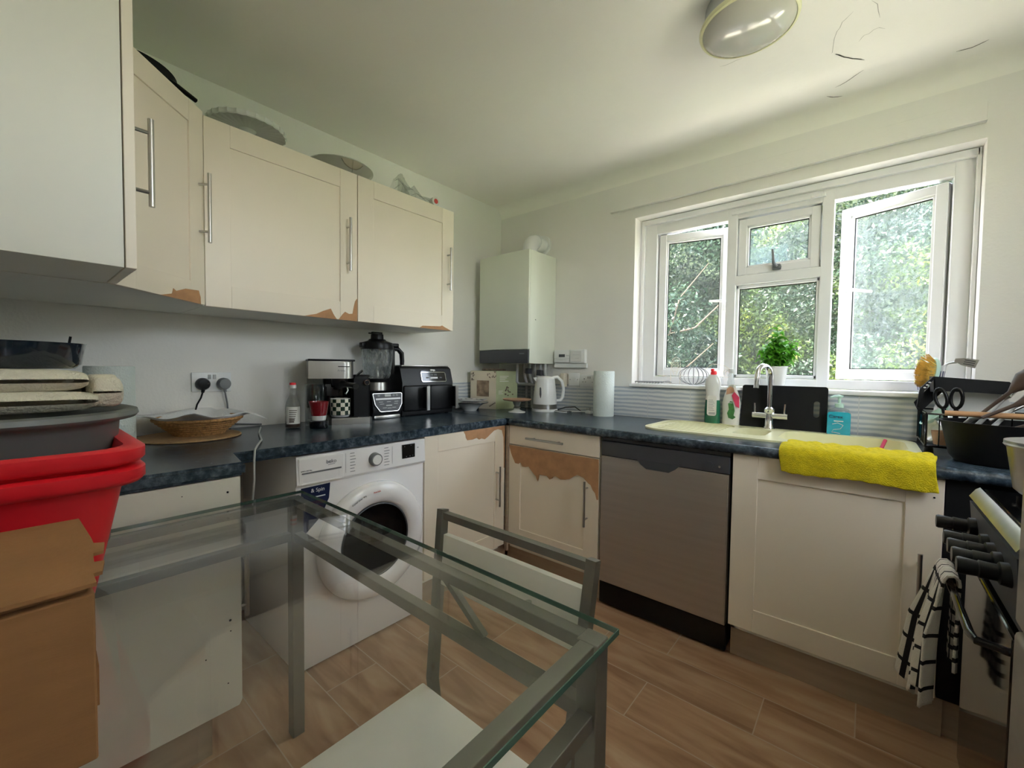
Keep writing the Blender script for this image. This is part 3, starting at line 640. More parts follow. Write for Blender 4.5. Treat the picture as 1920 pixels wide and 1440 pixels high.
for u0_, k_, l_, bs_ in ((-.085, 37, 5, .018), (.075, 23, 4, .02)):
    mb = MB(F)
    for i in range(7):
        zz = .829-i*.0125; mb.box((u0_, .0105, zz), (u0_+bs_+.008*(i*k_ % l_)/l_, .0118, zz+.0022))
    o = obj('programme_print', mb, 'mutedtext', wm); o['kind'] = 'stuff'
for u0_ in (-.105, .115): obj('panel_line', MB(F).box((u0_, .0105, .742), (u0_+.0007, .0112, .833)), 'mutedtext', wm)
dp = obj('display', MB(F).box((.168, .004, .768), (.238, .0125, .832), .001), 'blackgloss', wm)
for a, b in ((.18, .823), (.215, .825), (.19, .776), (.21, .776), (.226, .777)): obj('touch_icon', MB(F).cyl((a, .0122, b), (a, .0132, b), .0022, seg=8), 'mutedtext', dp)
text('wash_icon', '60', .008, (.6675, -1.318, .81), (0, 1, 0), (1, 0, 0), 'mutedtext', wm)
st = obj('energy_sticker', MB(F).prism([(-.278, .722), (-.165, .724), (-.17, .665), (-.20, .60), (-.278, .53)], 0, .0012), 'navy', wm)
text('sticker_lettering', '& Spin', .021, (.658, -1.787, .706), (0, 1, 0), (1, 0, 0), 'whitetext', st)
obj('sticker_line', MB(F).box((-.235, .0012, .678), (-.185, .002, .682)), 'whitetext', st)
# round door: white bulging ring and dark bowl
cz, cu = .443, .025
def ringF(F, cu, cz):   # local frame whose z axis points along n
    return F @ Matrix.Translation((cu, 0, cz)) @ Matrix(((1, 0, 0, 0), (0, 0, 1, 0), (0, -1, 0, 0), (0, 0, 0, 1)))
FN = ringF(F, cu, cz)
prof = [(.150, .0), (.247, .0), (.252, .012), (.248, .026), (.236, .038), (.205, .046), (.172, .042), (.160, .03), (.156, .012)]
rg = obj('door_ring', MB(FN).lathe(prof+[prof[0]], seg=72, cap=False), 'appliance', wm, 50)
obj('door_glass', MB(FN).lathe([(.158, .03), (.15, .034), (.12, .024), (.09, .012), (.0, .004)], seg=48), 'smoke', rg, 60)
obj('drum', MB(FN).lathe([(.157, .02), (.15, -.0015), (.0, -.001)], seg=48, cap=False), 'blackgloss', rg, 60)
obj('door_seal', MB(FN).lathe([(.158, .02), (.160, .034), (.155, .036), (.150, .02)], seg=48, cap=False), 'dgrey', rg, 60)
mb = MB(FN)
for i in range(10):
    a0, a1 = R(42-i*.0+0), 0
mb.grid(30, 2, lambda a, b: ((.2535+.006*b)*math.cos(R(20+60*a)), -(.2535+.006*b)*math.sin(R(-(20+60*a))), .02+.006*math.sin(PI*b))); obj('grip_edge', mb, 'appliance', rg, 60, solid=.003)
for lab, a, cl in (('Crystal silver  8kg', 115, 'mutedtext'), ('AutoSafe', 92, 'redtext')):
    an = R(a); r_ = .213
    text('door_print', lab, .0095, (.702, -1.572+cu+r_*math.cos(an), cz+r_*math.sin(an)), (0, math.sin(an), -math.cos(an)), (1, 0, 0), cl, rg)

# ---------------------------------------------------------------- dishwasher
F = BACK(1.5635, -.645, 0); t = thing('dishwasher', (1.5635, -.35, 0), 'brushed steel freestanding dishwasher with a dark control strip', 'dishwasher')
hw = .294
obj('cabinet_body', MB(F).box((-hw, -.58, .02), (hw, -.03, .848), .003), 'black', t)
obj('control_strip', MB(F).box((-hw, -.03, .760), (hw, .004, .832), .004), 'dgrey', t)
obj('top_trim', MB(F).box((-hw, -.03, .834), (hw, -.004, .850), .002), 'dgrey', t)
hp = [(-hw+.003, .125), (hw-.003, .125), (hw-.003, .758), (.085, .758), (.06, .732), (.045, .722), (-.06, .722), (-.08, .735), (-.10, .758), (-hw+.003, .758)]
d = obj('door', MB(F).prism(hp, -.03, .008, bev=.004), 'dw', t, 30)
obj('grip_recess', MB(F).prism([(-.105, .765), (-.082, .739), (-.062, .727), (.048, .727), (.064, .737), (.09, .765)], .0, .0065), 'dgrey', d)
k = MB(F).cyl((.215, .004, .79), (.215, .012, .79), .016, seg=24); obj('knob', k, 'dgrey', t, 30)
obj('power_button', MB(F).cyl((.255, .004, .788), (.255, .009, .788), .005, seg=16), 'chrome', t, 30)
obj('kick_plate', MB(F).box((-hw, -.03, .012), (hw, -.004, .118), .002), 'black', t)

# ---------------------------------------------------------------- boiler, pipes, controls
F = BACK(0, 0, 0); t = thing('gas_boiler', (.31, -.16, 1.223), 'white wall-mounted gas boiler in the corner with a grey control strip', 'boiler')
obj('casing', MB(F).box((.081, .002, 1.223), (.537, .30, 1.983), .004), 'boiler', t, 30)
obj('front_cover', MB(F).box((.081, .3, 1.318), (.537, .318, 1.983), .004), 'boiler', t, 30)
cp = obj('control_strip', MB(F).box((.083, .3, 1.223), (.535, .316, 1.314), .004), 'dgrey', t, 30)
obj('badge', MB(F).box((.46, .3155, 1.285), (.505, .3168, 1.293)), 'mutedtext', cp)
obj('screw', MB(F).cyl((.537, .24, 1.52), (.539, .24, 1.52), .004, seg=10), 'grey', t)
mb = MB(F); fc = (.42, .16); pth = [(fc[0], fc[1], 1.983), (fc[0], fc[1], 2.03)] + [(fc[0], fc[1]-.06+.06*math.cos(R(a)), 2.03+.06*math.sin(R(a))) for a in (20, 40, 60, 80)] + [(fc[0], .04, 2.09), (fc[0], .001, 2.09)]
mb.tube(pth, .052, 24); mb.cyl((fc[0], .10, 2.09), (fc[0], .07, 2.09), .057, seg=24).cyl((fc[0], .018, 2.09), (fc[0], .001, 2.09), .07, seg=24); obj('flue', mb, 'white', t, 40)
mb = MB(F)
for i, x in enumerate((.325, .375, .425, .475, .515)): obj('pipe', MB(F).tube([(x, .09, 1.222), (x, .09, 1.16), (x-.004, .07, 1.12), (x-.004, .05, 1.08), (x-.004, .05, .896)], .0115 if i != 2 else .009, 10), 'lgrey', t, 40)
for a, b in (((.36, .075, 1.15), (.39, .12, 1.19)), ((.46, .075, 1.14), (.50, .12, 1.18))): obj('valve', MB(F).box(a, b, .004), 'dgrey', t)
obj('condensate_pipe', MB(F).tube([(.30, .14, 1.222), (.30, .14, 1.09), (.315, .13, 1.075), (.53, .12, 1.07)], .011, 10), 'lgrey', t, 40)
def plate(name, x0, x1, z0, z1, dep, label, cat, m='white'):
    tt = thing(name, ((x0+x1)/2, -.005, z0), label, cat); obj('housing', MB(F).box((x0, .0085, z0), (x1, dep, z1), .004), m, tt, 30); return tt
tt = plate('heating_programmer', .553, .684, 1.233, 1.322, .034, 'white heating programmer with a small display, left of the square timer', 'thermostat')
obj('display', MB(F).box((.595, .033, 1.272), (.645, .036, 1.292), .001), 'dgrey', tt); obj('flap_line', MB(F).tube([(.557, .0345, 1.262), (.59, .0345, 1.258), (.62, .0345, 1.254), (.65, .0345, 1.258), (.68, .0345, 1.262)], .0008, 6), 'lgrey', tt)
mb = MB(F); [mb.box((.655+i*.009, .0335, 1.28), (.66+i*.009, .036, 1.286), .001) for i in range(3)]; obj('button', mb, 'lgrey', tt)
tt = plate('heating_timer', .690, .808, 1.230, 1.323, .042, 'square white heating timer right of the programmer', 'timer')
obj('dial_panel', MB(F).box((.70, .041, 1.24), (.782, .044, 1.313), .002), 'ceramic', tt); obj('dial_mark', MB(F).box((.715, .0435, 1.285), (.77, .0447, 1.287)).box((.735, .0435, 1.262), (.765, .0447, 1.264)), 'lgrey', tt)
tr_ = obj('cable_trunking', MB(F).box((.55, .0085, 1.198), (.815, .026, 1.229), .002), 'white', None); tag(tr_, 'narrow white trunking strip under the heating controls', 'trunking')
tt = plate('spur_switch', .668, .755, 1.071, 1.162, .018, 'white fused switch plate left of the double socket behind the kettle', 'switch')
obj('rocker', MB(F).box((.715, .0175, 1.10), (.735, .022, 1.128), .002), 'white', tt); obj('screw', MB(F).cyl((.682, .018, 1.116), (.682, .0195, 1.116), .003, seg=8).cyl((.742, .018, 1.116), (.742, .0195, 1.116), .003, seg=8), 'grey', tt)
ad = obj('plug_adapter', MB(BACK(0, 0, 0)).box((.618, .0085, 1.062), (.652, .05, 1.158), .004), 'boxcream', None); tag(ad, 'cream slab-like adapter on the wall left of the fused switch', 'adapter')
tt = plate('wall_socket', .758, .904, 1.068, 1.15, .018, 'white double wall socket partly behind the paper roll', 'socket')
mb = MB(F)
for cx in (.795, .868):
    mb.box((cx-.002, .0175, 1.118), (cx+.002, .0188, 1.127)); mb.box((cx-.013, .0175, 1.1), (cx-.008, .0188, 1.104)); mb.box((cx+.008, .0175, 1.1), (cx+.013, .0188, 1.104))
obj('pin_hole', mb, 'blackmatte', tt); obj('rocker', MB(F).box((.82, .0175, 1.125), (.828, .0205, 1.14), .001).box((.836, .0175, 1.125), (.844, .0205, 1.14), .001), 'lgrey', tt)

# left wall double socket with two plugs
FW = LEFT(0, 0, 0)
tt = thing('wall_socket', (.01, -1.96, 1.065), 'white double wall socket on the left wall with two plugs in it', 'socket')
obj('housing', MB(FW).box((-2.036, .0005, 1.065), (-1.886, .012, 1.152), .003), 'white', tt, 30)
obj('rocker', MB(FW).box((-1.977, .0115, 1.122), (-1.965, .016, 1.142), .0015).box((-1.958, .0115, 1.122), (-1.946, .016, 1.142), .0015), 'lgrey', tt)
for yy, mm, lb, en in ((-1.998, 'black', 'black plug in the left half of the socket beside the basket', (-2.03, .99)), (-1.918, 'grey', 'grey plug in the right half of the socket beside the basket', (-1.90, .98))):
    pg = thing('plug', (.02, yy, 1.08), lb, 'plug', 'plugs in the left wall socket')
    Fp = FW @ Matrix.Translation((yy, .0125, 1.10)) @ Matrix(((1, 0, 0, 0), (0, 0, 1, 0), (0, -1, 0, 0), (0, 0, 0, 1)))
    mb = MB(Fp); mb.lathe([(.0, 0), (.027, 0), (.027, .018), (.022, .032), (0, .034)], seg=24); mb.F = FW; mb.cyl((yy, .03, 1.08), (yy+(en[0]-yy)*.12, .032, 1.062), .008, .006, 10); obj('plug_body', mb, mm, pg, 40)
    obj('cord', MB(FW).tube([(yy, .03, 1.075), (yy+(en[0]-yy)*.3, .030, 1.04), (yy+(en[0]-yy)*.7, .022, 1.01), (en[0], .014, .96), (en[0]+.03, .012, .91), (en[0]+.14, .016, .8985)], .0036, 8), mm, pg, 40)
cb = obj('power_cable', MB().tube([(.12, -1.80, .899), (.30, -1.87, .899), (.50, -1.93, .900), (.62, -1.985, .902), (.668, -2.01, .895), (.685, -2.018, .86), (.69, -2.02, .80), (.672, -2.02, .72), (.63, -2.01, .66)], .0035, 8), 'lgrey', None, 40); tag(cb, 'pale grey cable trailing over the worktop edge beside the washing machine', 'cable')
# ---------------------------------------------------------------- sink, tap and things round it
t = thing('sink', (1.92, -.27, WZ-.16), 'cream inset sink with drainer, half bowl and large bowl', 'sink')
mb = MB(); xs0, xs1, ys0, ys1 = 1.40, 2.44, -.512, -.05
def rim_strip(a, b, z0=WZ, z1=WZ+.006, bev=.002): mb.box((a[0], a[1], z0+.0003), (b[0], b[1], z1), bev)
out = rrect(xs0, ys0, xs1, ys1, .11, 8)
# rim ring: outer rounded outline bridged to two rounded bowl holes and a dished drainer
def loopf(pts, z): return [mb._v((x, y, z)) for x, y in pts]
import mathutils
def plate_with_holes(mb, outer, holes, z0, z1):
    from mathutils.geometry import delaunay_2d_cdt
    vs_, es, fs = [], [], []
    for lp in [outer]+holes:
        b = len(vs_); vs_ += [Vector(p) for p in lp]; fs.append(list(range(b, b+len(lp))))
        es += [(b+i, b+(i+1) % len(lp)) for i in range(len(lp))]
    V, E_, F_, *_ = delaunay_2d_cdt(vs_, es, [], 0, 1e-6)
    def inside(p, lp):
        c = False; j = len(lp)-1
        for i in range(len(lp)):
            if (lp[i][1] > p[1]) != (lp[j][1] > p[1]) and p[0] < (lp[j][0]-lp[i][0])*(p[1]-lp[i][1])/(lp[j][1]-lp[i][1])+lp[i][0]: c = not c
            j = i
        return c
    top = [mb._v((v.x, v.y, z1)) for v in V]; bot = [mb._v((v.x, v.y, z0)) for v in V]
    for f in F_:
        c = sum((V[i] for i in f), Vector((0, 0)))/len(f)
        if inside(c, outer) and not any(inside(c, h) for h in holes):
            mb.bm.faces.new([top[i] for i in f]); mb.bm.faces.new([bot[i] for i in reversed(f)])
    be = [e for e in mb.bm.edges if len(e.link_faces) == 1 and abs(e.verts[0].co.z-z1) < 1e-6]
    idx = {v: i for i, v in enumerate(top)}
    for e in be:
        a, b = (idx.get(v) for v in e.verts)
        if a is not None and b is not None: mb.bm.faces.new((top[a], top[b], bot[b], bot[a]))
    for v in [v for v in mb.bm.verts if not v.link_faces]: mb.bm.verts.remove(v)
h1 = rrect(sx0, sy0, sx1, sy1, .07, 6); h2 = rrect(hx0, hy0, hx1, hy1, .035, 6); h3 = rrect(xs0+.03, ys0+.03, 1.765, ys1-.03, .09, 6)
plate_with_holes(mb, out, [h1, h2, h3], WZ+.0005, WZ+.0085)
obj('rim', mb, 'cream', t, 30)
def bowl(pts, dep, name, shrink=.82):
    mb = MB(); cx = sum(p[0] for p in pts)/len(pts); cy = sum(p[1] for p in pts)/len(pts); rings = []
    for z, s_ in ((WZ+.0085, 1), (WZ-.01, .985), (WZ-dep+.03, .93), (WZ-dep, shrink)): rings.append([mb._v((cx+(x-cx)*s_, cy+(y-cy)*s_, z)) for x, y in pts])
    for A_, B_ in zip(rings, rings[1:]):
        for i in range(len(pts)): mb.bm.faces.new((A_[i], A_[(i+1) % len(pts)], B_[(i+1) % len(pts)], B_[i]))
    mb.bm.faces.new(rings[-1]); return obj(name, mb, 'cream', t, 40)
bowl(h1, .15, 'main_bowl'); bowl(h2, .10, 'half_bowl')
mb = MB(); mb.prism(h3, WZ+.0008, WZ+.004, axis=2)
for i in range(7): mb.box((1.47, -.43+i*.05, WZ+.003), (1.74, -.418+i*.05, WZ+.0065), .0015)
obj('drainer', mb, 'cream', t)
mb = MB().lathe([(0, 0), (.03, 0), (.032, .003), (0, .004)], (2.19, -.28, WZ-.149), seg=20); obj('waste', mb, 'chrome', t, 40)
t = thing('mixer_tap', (1.905, -.085, WZ+.0085), 'tall chrome swan-neck mixer tap with two levers behind the half bowl', 'tap')
tx, ty, tz = 1.905, -.085, WZ+.0085
mb = MB(); mb.lathe([(.0, 0), (.027, 0), (.027, .006), (.022, .012), (.020, .05), (.018, .075), (.026, .085), (.026, .10), (.017, .108), (0, .108)], (tx, ty, tz), 28); obj('base', mb, 'chrome', t, 40)
mb = MB(); ctr = .052; sp_ = [(tx, ty, tz+.10), (tx, ty, tz+.18), (tx, ty, tz+.262)] + [(tx-ctr*.42+ctr*.42*math.cos(R(a)), ty-ctr*.9+ctr*.9*math.cos(R(a)), tz+.262+.055*math.sin(R(a))) for a in range(15, 180, 15)] + [(tx-ctr*.84, ty-ctr*1.8, tz+.25), (tx-ctr*.87, ty-ctr*1.85, tz+.205)]
mb.tube(sp_, .0125, 16); obj('spout', mb, 'chrome', t, 50)
mb = MB(); mb.cyl((tx-.075, ty, tz+.064), (tx+.078, ty, tz+.064), .0155, seg=20); obj('valve_body', mb, 'chrome', t, 40)
for s_ in (-1, 1): obj('lever', MB().cyl((tx+s_*.064, ty, tz+.07), (tx+s_*.066, ty, tz+.125), .0048, .0042, 10), 'chrome', t, 40)
t = thing('chopping_board', (1.955, -.04, WZ), 'black plastic chopping board leaning behind the tap', 'chopping board')
Fb = frame((1.955, -.066, WZ+.001), (1, 0, 0), (0, -1, 0)) @ Matrix.Rotation(R(9), 4, 'X')
mb = MB(Fb); plate_pts = rrect(-.184, .0, .182, .225, .012, 4)
hole = rrect(.128, .075, .152, .155, .0118, 5)
tmp = MB(); plate_with_holes(tmp, plate_pts, [hole], 0, .008)
bmesh.ops.transform(tmp.bm, matrix=Fb @ Matrix(((1, 0, 0, 0), (0, 0, 1, -.004), (0, 1, 0, 0), (0, 0, 0, 1))), verts=tmp.bm.verts[:])
obj('board', tmp, 'blackmatte', t)
# bottles behind the drainer
def bottle(name, x, y, prof, sx, sy, m, label, cat, rot=0, seg=28):
    tt = thing(name, (x, y, WZ+.0002), label, cat); b = obj('body', MB().lathe(prof, (x, y, WZ+.0002), seg, sx=sx, sy=sy, rot=0), m, tt, 50); return tt, b
zb = WZ+.0002
tt, b = bottle('dish_soap_bottle', 1.628, -.055, [(0, 0), (.036, 0), (.04, .01), (.041, .08), (.037, .135)], 1, .62, 'green', 'clear washing-up bottle with green liquid and a red cap, upside-down style', 'bottle')
obj('clear_shoulder', MB().lathe([(.037, .135), (.034, .17), (.038, .195), (.042, .225), (.036, .255), (.02, .275), (0, .276)], (1.628, -.055, zb), 28, sy=.62, cap=False), 'ceramic', tt, 50)
obj('label', MB().prism(rrect(1.607, zb+.05, 1.655, zb+.16, .012), -.0815, -.0805), 'labelwhite', tt)
mb = MB()
for i in range(12): mb.box((1.617+i*.0027, -.0822, zb+.057), (1.6183+i*.0027, -.0814, zb+.069))
for i in range(8): mb.box((1.613, -.0822, zb+.078+i*.008), (1.645-(i*7 % 5)*.002, -.0814, zb+.080+i*.008))
obj('label_print', mb, 'mutedtext', tt)
mb = MB(); mb.lathe([(0, 0), (.016, 0), (.016, .012), (.012, .02), (0, .021)], (1.630, -.055, zb+.274), 16).box((1.615, -.062, zb+.292), (1.632, -.048, zb+.306), .004); obj('cap', mb, 'red', tt, 40)
tt, b = bottle('spray_cleaner_bottle', 1.722, -.052, [(0, 0), (.042, 0), (.044, .01), (.043, .07), (.046, .12), (.036, .165), (.024, .20), (.016, .22), (.0, .225)], 1, .55, 'labelwhite', 'white and pink cleaning bottle with a green leaf label, beside the black board', 'bottle')
obj('pink_band', MB().prism([(1.728, zb+.165), (1.74, zb+.185), (1.764, zb+.158), (1.7655, zb+.10), (1.748, zb+.11)], -.0785, -.0765), 'pink', tt)
obj('green_patch', MB().prism([(1.712, zb+.12), (1.722, zb+.135), (1.735, zb+.132), (1.738, zb+.12), (1.745, zb+.085), (1.74, zb+.06), (1.75, zb+.05), (1.735, zb+.038), (1.715, zb+.045), (1.708, zb+.07), (1.716, zb+.09)], -.0786, -.0768), 'leafgreen', tt)
obj('berry_patch', MB().prism([(1.702, zb+.20), (1.718, zb+.213), (1.735, zb+.205), (1.74, zb+.185), (1.72, zb+.175), (1.70, zb+.168)], -.0725, -.0700), 'copperrim', tt)
text('label_lettering', 'natural', .012, (1.726, -.0792, zb+.127), (1, 0, 0), (0, -1, 0), 'whitetext', tt)
obj('collar', MB().lathe([(.017, 0), (.018, .02), (.014, .035), (.016, .06), (.010, .068), (0, .069)], (1.716, -.052, zb+.215), 18), 'clear', tt, 50)
obj('trigger', MB().lathe([(0, 0), (.012, 0), (.013, .022), (0, .024)], (1.716, -.052, zb+.284), 14).box((1.694, -.058, zb+.294), (1.716, -.046, zb+.306), .003), 'white', tt, 40)
tt = thing('hand_soap_pump', (2.182, -.07, zb), 'turquoise hand soap with a pale pump, right of the black board', 'soap dispenser')
b = obj('body', MB().prism(rrect(2.140, zb, 2.226, zb+.112, .012), -.093, -.045, bev=.006), 'teal', tt, 40)
obj('shoulder', MB().lathe([(.041, 0), (.036, .012), (.018, .02), (.013, .024), (0, .024)], (2.182, -.069, zb+.111), 24, sy=.56, cap=False), 'clear', tt, 50)
mb = MB(); mb.lathe([(0, 0), (.017, 0), (.017, .018), (.006, .02), (.006, .045), (.014, .047), (.014, .056), (0, .058)], (2.182, -.069, zb+.132), 18).tube([(2.182, -.069, zb+.184), (2.165, -.08, zb+.184), (2.148, -.088, zb+.178)], [.008, .006, .004], 8); obj('pump', mb, 'mint', tt, 40)
text('brand_lettering', 'Carex', .021, (2.172, -.0945, zb+.09), (1, 0, 0), (0, -1, 0), 'navy', b)
obj('label_swirl', MB().tube([(2.16, -.094, zb+.055), (2.18, -.0943, zb+.062), (2.20, -.0943, zb+.052), (2.19, -.0943, zb+.035), (2.165, -.0943, zb+.03), (2.158, -.0943, zb+.018), (2.19, -.0943, zb+.014)], .0013, 6).box((2.165, -.0943, zb+.068), (2.20, -.0935, zb+.072)), 'labelwhite', b)
# yellow towel over the sink front
def tw(a, b):
    x = 2.035+.425*a + .006*math.sin(b*7)
    L = b*.24
    if L < .14: y = -.50-L; z = WZ+.0115+.006*math.sin(a*21+b*9)**2
    elif L < .17: q = (L-.14)/.03*PI/2; y = -.645-.030*math.sin(q); z = WZ-.012+.026*math.cos(q)
    else: y = -.675-.006*math.sin(a*13)**2; z = WZ-.012-(L-.17)*(1.0+.05*math.sin(a*9))
    if .3 < L/.24*1 < .6: z += .004*math.sin(a*30)
    return (x, y, z+.002*math.sin(a*60)*math.sin(b*40))
o = obj('yellow_towel', MB().grid(60, 36, tw), 'yellow', None, 80, solid=.009, sub=1); tag(o, 'folded bright yellow microfibre towel over the front edge of the sink', 'towel')
o = obj('red_handled_brush', MB().tube([(2.305, -.36, WZ-.08), (2.33, -.20, WZ-.03), (2.345, -.135, WZ+.006)], .007, 8), 'pink', None, 40); tag(o, 'pinkish red handle resting inside the large sink bowl', 'brush')

# ---------------------------------------------------------------- window sill
sz = 1.1035
t = thing('potted_basil', (1.912, .03, sz), 'bushy bright green basil in a white pot on the sill behind the tap', 'plant')
mb = MB(); mb.lathe([(0, 0), (.037, 0), (.040, .01), (.050, .105), (.053, .107), (.053, .112), (.048, .112), (.046, .095), (0, .095)], (1.912, .03, sz), 28); obj('pot', mb, 'ceramic', t, 40)
obj('soil', MB().lathe([(0, .096), (.045, .096)], (1.912, .03, sz), 20, cap=False), 'soil', t)
rng = random.Random(4); mb = MB(); st_ = MB()
for i in range(34):
    a = rng.uniform(0, 2*PI); rr = rng.uniform(.01, .088); hh = rng.uniform(.05, .19) + (.05 if i % 9 == 0 else 0)
    tip = Vector((1.905+rr*math.cos(a), .02+rr*.8*math.sin(a), sz+.11+hh*(1-.3*rr/.09)))
    b0 = Vector((1.912+rr*.3*math.cos(a), .03+rr*.3*math.sin(a), sz+.095)); st_.tube([b0, (b0+tip)/2+Vector((0, 0, .012)), tip], [.0022, .0018, .0012], 5)
    for k in range(9):
        q = b0.lerp(tip, .45+.55*k/8); aa = rng.uniform(0, 2*PI); L = rng.uniform(.026, .044); dr_ = Vector((math.cos(aa), math.sin(aa), rng.uniform(-.35, .35))).normalized(); sd_ = dr_.cross(Vector((0, 0, 1))).normalized(); upv = sd_.cross(dr_)
        def lf(u, v): 
            wv = math.sin(PI*min(1, .06+.94*u))**.7*L*.5; return q+dr_*L*u+sd_*wv*(v*2-1)+upv*(-(2*u-.7)**2*L*.28+abs(v*2-1)*L*.16)
        mb.grid(4, 2, lf)
obj('stems', st_, 'basil', t); obj('foliage', mb, 'basil', t, 80, recalc=False)
# white wire basket ornament and small wire rack
t = thing('wire_basket', (1.49, .015, sz), 'curly white and dark wire basket on the sill above the bottles', 'basket')
wmb = MB(); cxx, cyy = 1.50, .02
for k in range(9):
    a = PI*k/9; wmb.tube([(cxx+.085*math.cos(a)*math.cos(R(q))*(1), cyy+.045*math.sin(a)*math.cos(R(q)), sz+.055+.052*math.sin(R(q))) for q in range(-80, 261, 20)], .0014, 5)
obj('wires', wmb, 'grey', t, 60)
wmb = MB()
for q in range(-60, 61, 20): wmb.tube([(1.39+.022*math.cos(R(a))*math.cos(R(q)), .03, sz+.105+q*.0006+.014*math.sin(R(a))) for a in range(0, 361, 24)], .0011, 5)
wmb.tube([(1.365, .03, sz+.003), (1.365, .03, sz+.13), (1.375, .03, sz+.155), (1.395, .03, sz+.165), (1.415, .03, sz+.155), (1.42, .03, sz+.12), (1.42, .03, sz+.003)], .0015, 6); obj('back_loop', wmb, 'boxcream', t, 60)
wmb = MB(); wmb.tube([(1.56, .02, sz+.09), (1.60, .025, sz+.125), (1.66, .03, sz+.115), (1.70, .03, sz+.09)], .0014, 5)
wmb.tube([(1.68+.03*math.cos(R(a))*(1-a/900), .03, sz+.07+.03*math.sin(R(a))*(1-a/900)) for a in range(0, 600, 24)], .0013, 5); obj('curl', wmb, 'boxcream', t, 60)
t = thing('wire_cooling_rack', (1.24, -.005, sz), 'flat little white wire rack lying at the left end of the sill', 'rack')
wmb = MB()
for k in range(9): wmb.tube([(1.165+k*.018, -.022, sz+.002), (1.165+k*.018, -.022, sz+.014), (1.165+k*.018, .04, sz+.014), (1.165+k*.018, .04, sz+.002)], .0022, 5)
for yy in (-.022, .01, .04): wmb.tube([(1.16, yy, sz+.012), (1.32, yy, sz+.012)], .002, 5)
wmb.tube([(1.32, -.02, sz+.012), (1.36, .0, sz+.02), (1.375, .02, sz+.012), (1.33, .04, sz+.012)], .0018, 5); obj('wires', wmb, 'grey', t, 60)
t = thing('striped_cup', (2.485, .02, sz), 'blue and white striped cup on the right end of the sill holding brushes', 'cup')
cb_ = obj('body', MB().lathe([(0, 0), (.034, 0), (.036, .006), (.049, .115), (.052, .12), (.046, .12), (.033, .01), (0, .01)], (2.485, .02, sz), 32), 'ceramic', t, 50)
mb = MB()
for k in range(20):
    a = 2*PI*k/20
    for (z0, r0, z1, r1) in ((.012, .0372, .095, .0472),): 
        d0 = .05
        mb.bm.faces.new([mb._v((2.485+r*math.cos(a+s_*.09), .02+r*math.sin(a+s_*.09), sz+z)) for r, z, s_ in ((r0, z0, -1), (r0, z0, 1), (r1, z1, 1), (r1, z1, -1))])
obj('blue_stripes', mb, 'blue', cb_)
t = thing('scrubbing_brush', (2.46, -.02, sz+.0), 'round scrubbing brush with yellow bristles standing in the striped cup', 'brush')
bc = Vector((2.478, -.04, 1.196)); bn = Vector((-.75, -.6, .16)).normalized(); Fz = bn.to_track_quat('Z', 'Y').to_matrix().to_4x4(); Fz.translation = bc
obj('back', MB(Fz).lathe([(0, 0), (.046, 0), (.05, .008), (.045, .016), (0, .018)], (0, 0, -.018), 28, sx=.62, sy=1.25), 'mint', t, 50)
mb = MB(Fz); rg_ = random.Random(2)
for i in range(520):
    a = rg_.uniform(0, 2*PI); r = math.sqrt(rg_.random()); x, y = r*.027*math.cos(a), r*.055*math.sin(a); sp2 = 1.35; L = .04*(1-.25*r*r)
    p0 = Vector((x, y, -.002)); p1 = Vector((x*sp2+rg_.uniform(-.003, .003), y*sp2+rg_.uniform(-.003, .003), L)); mb.tube([p0, p1], .0009, 3, cap=False)
br_ = obj('bristles', mb, 'bristle', t); br_['kind'] = 'stuff'
obj('handle', MB().tube([(2.485, -.03, 1.175), (2.487, .0, 1.15), (2.485, .02, sz+.012)], .007, 8), 'mint', t, 50)
t = thing('fish_slice', (2.55, .02, sz), 'steel slotted turner leaning out of the striped cup', 'utensil')
obj('handle', MB().tube([(2.49, .03, sz+.014), (2.505, .025, 1.205), (2.54, .02, 1.232), (2.563, .01, 1.238)], [.004, .004, .004, .006], 8), 'steel', t, 50)
mb = MB(); Fq = frame((2.575, .0, 1.242), (.9, -.2, 0), (.2, .9, 0)) @ Matrix.Rotation(R(14), 4, 'Y') 
mb.F = Fq; mb.prism([(-.02, -.006), (.004, -.017), (.045, -.02), (.048, .016), (.004, .013), (-.02, .006)], -.0012, .0012); bl = obj('blade', mb, 'steel', t)
mb = MB(Fq); [mb.box((.008, -.0016, -.011+i*.008), (.04, .0016, -.008+i*.008)) for i in range(3)]; obj('slots', mb, 'dgrey', bl)
o = obj('soap_dish', MB().box((2.53, -.02, sz), (2.60, .05, sz+.055), .006), 'ceramic', None, 30); tag(o, 'small pale box on the sill beside the striped cup', 'box')

# ---------------------------------------------------------------- dish rack at the right end of the worktop
t = thing('dish_rack', (2.55, -.17, WZ), 'black wire dish drainer at the right end of the worktop', 'dish rack')
mb = MB(); rx0, rx1, ry0, ry1 = 2.452, 2.80, -.345, -.03
for z, r in ((WZ+.024, .0042), (WZ+.145, .004)): mb.tube([(rx0, ry0, z), (rx1, ry0, z), (rx1, ry1, z), (rx0, ry1, z), (rx0, ry0, z)], r, 6)
for yy in (ry0, ry1, (ry0+ry1)/2): mb.tube([(rx0, yy, WZ+.024), (rx0, yy, WZ+.145)], .004, 6)
for k in range(7): mb.tube([(rx0, ry0+.045*k+.02, WZ+.024), (rx0, ry0+.045*k+.02, WZ+.145)], .0022, 5)
for k in range(10): mb.tube([(rx0+.035*k, ry0, WZ+.024), (rx0+.035*k, ry1, WZ+.024)], .002, 5); mb.tube([(rx0+.035*k, ry0, WZ+.024), (rx0+.035*k, ry0, WZ+.145)], .002, 5)
obj('wire_frame', mb, 'blackgloss', t, 50)
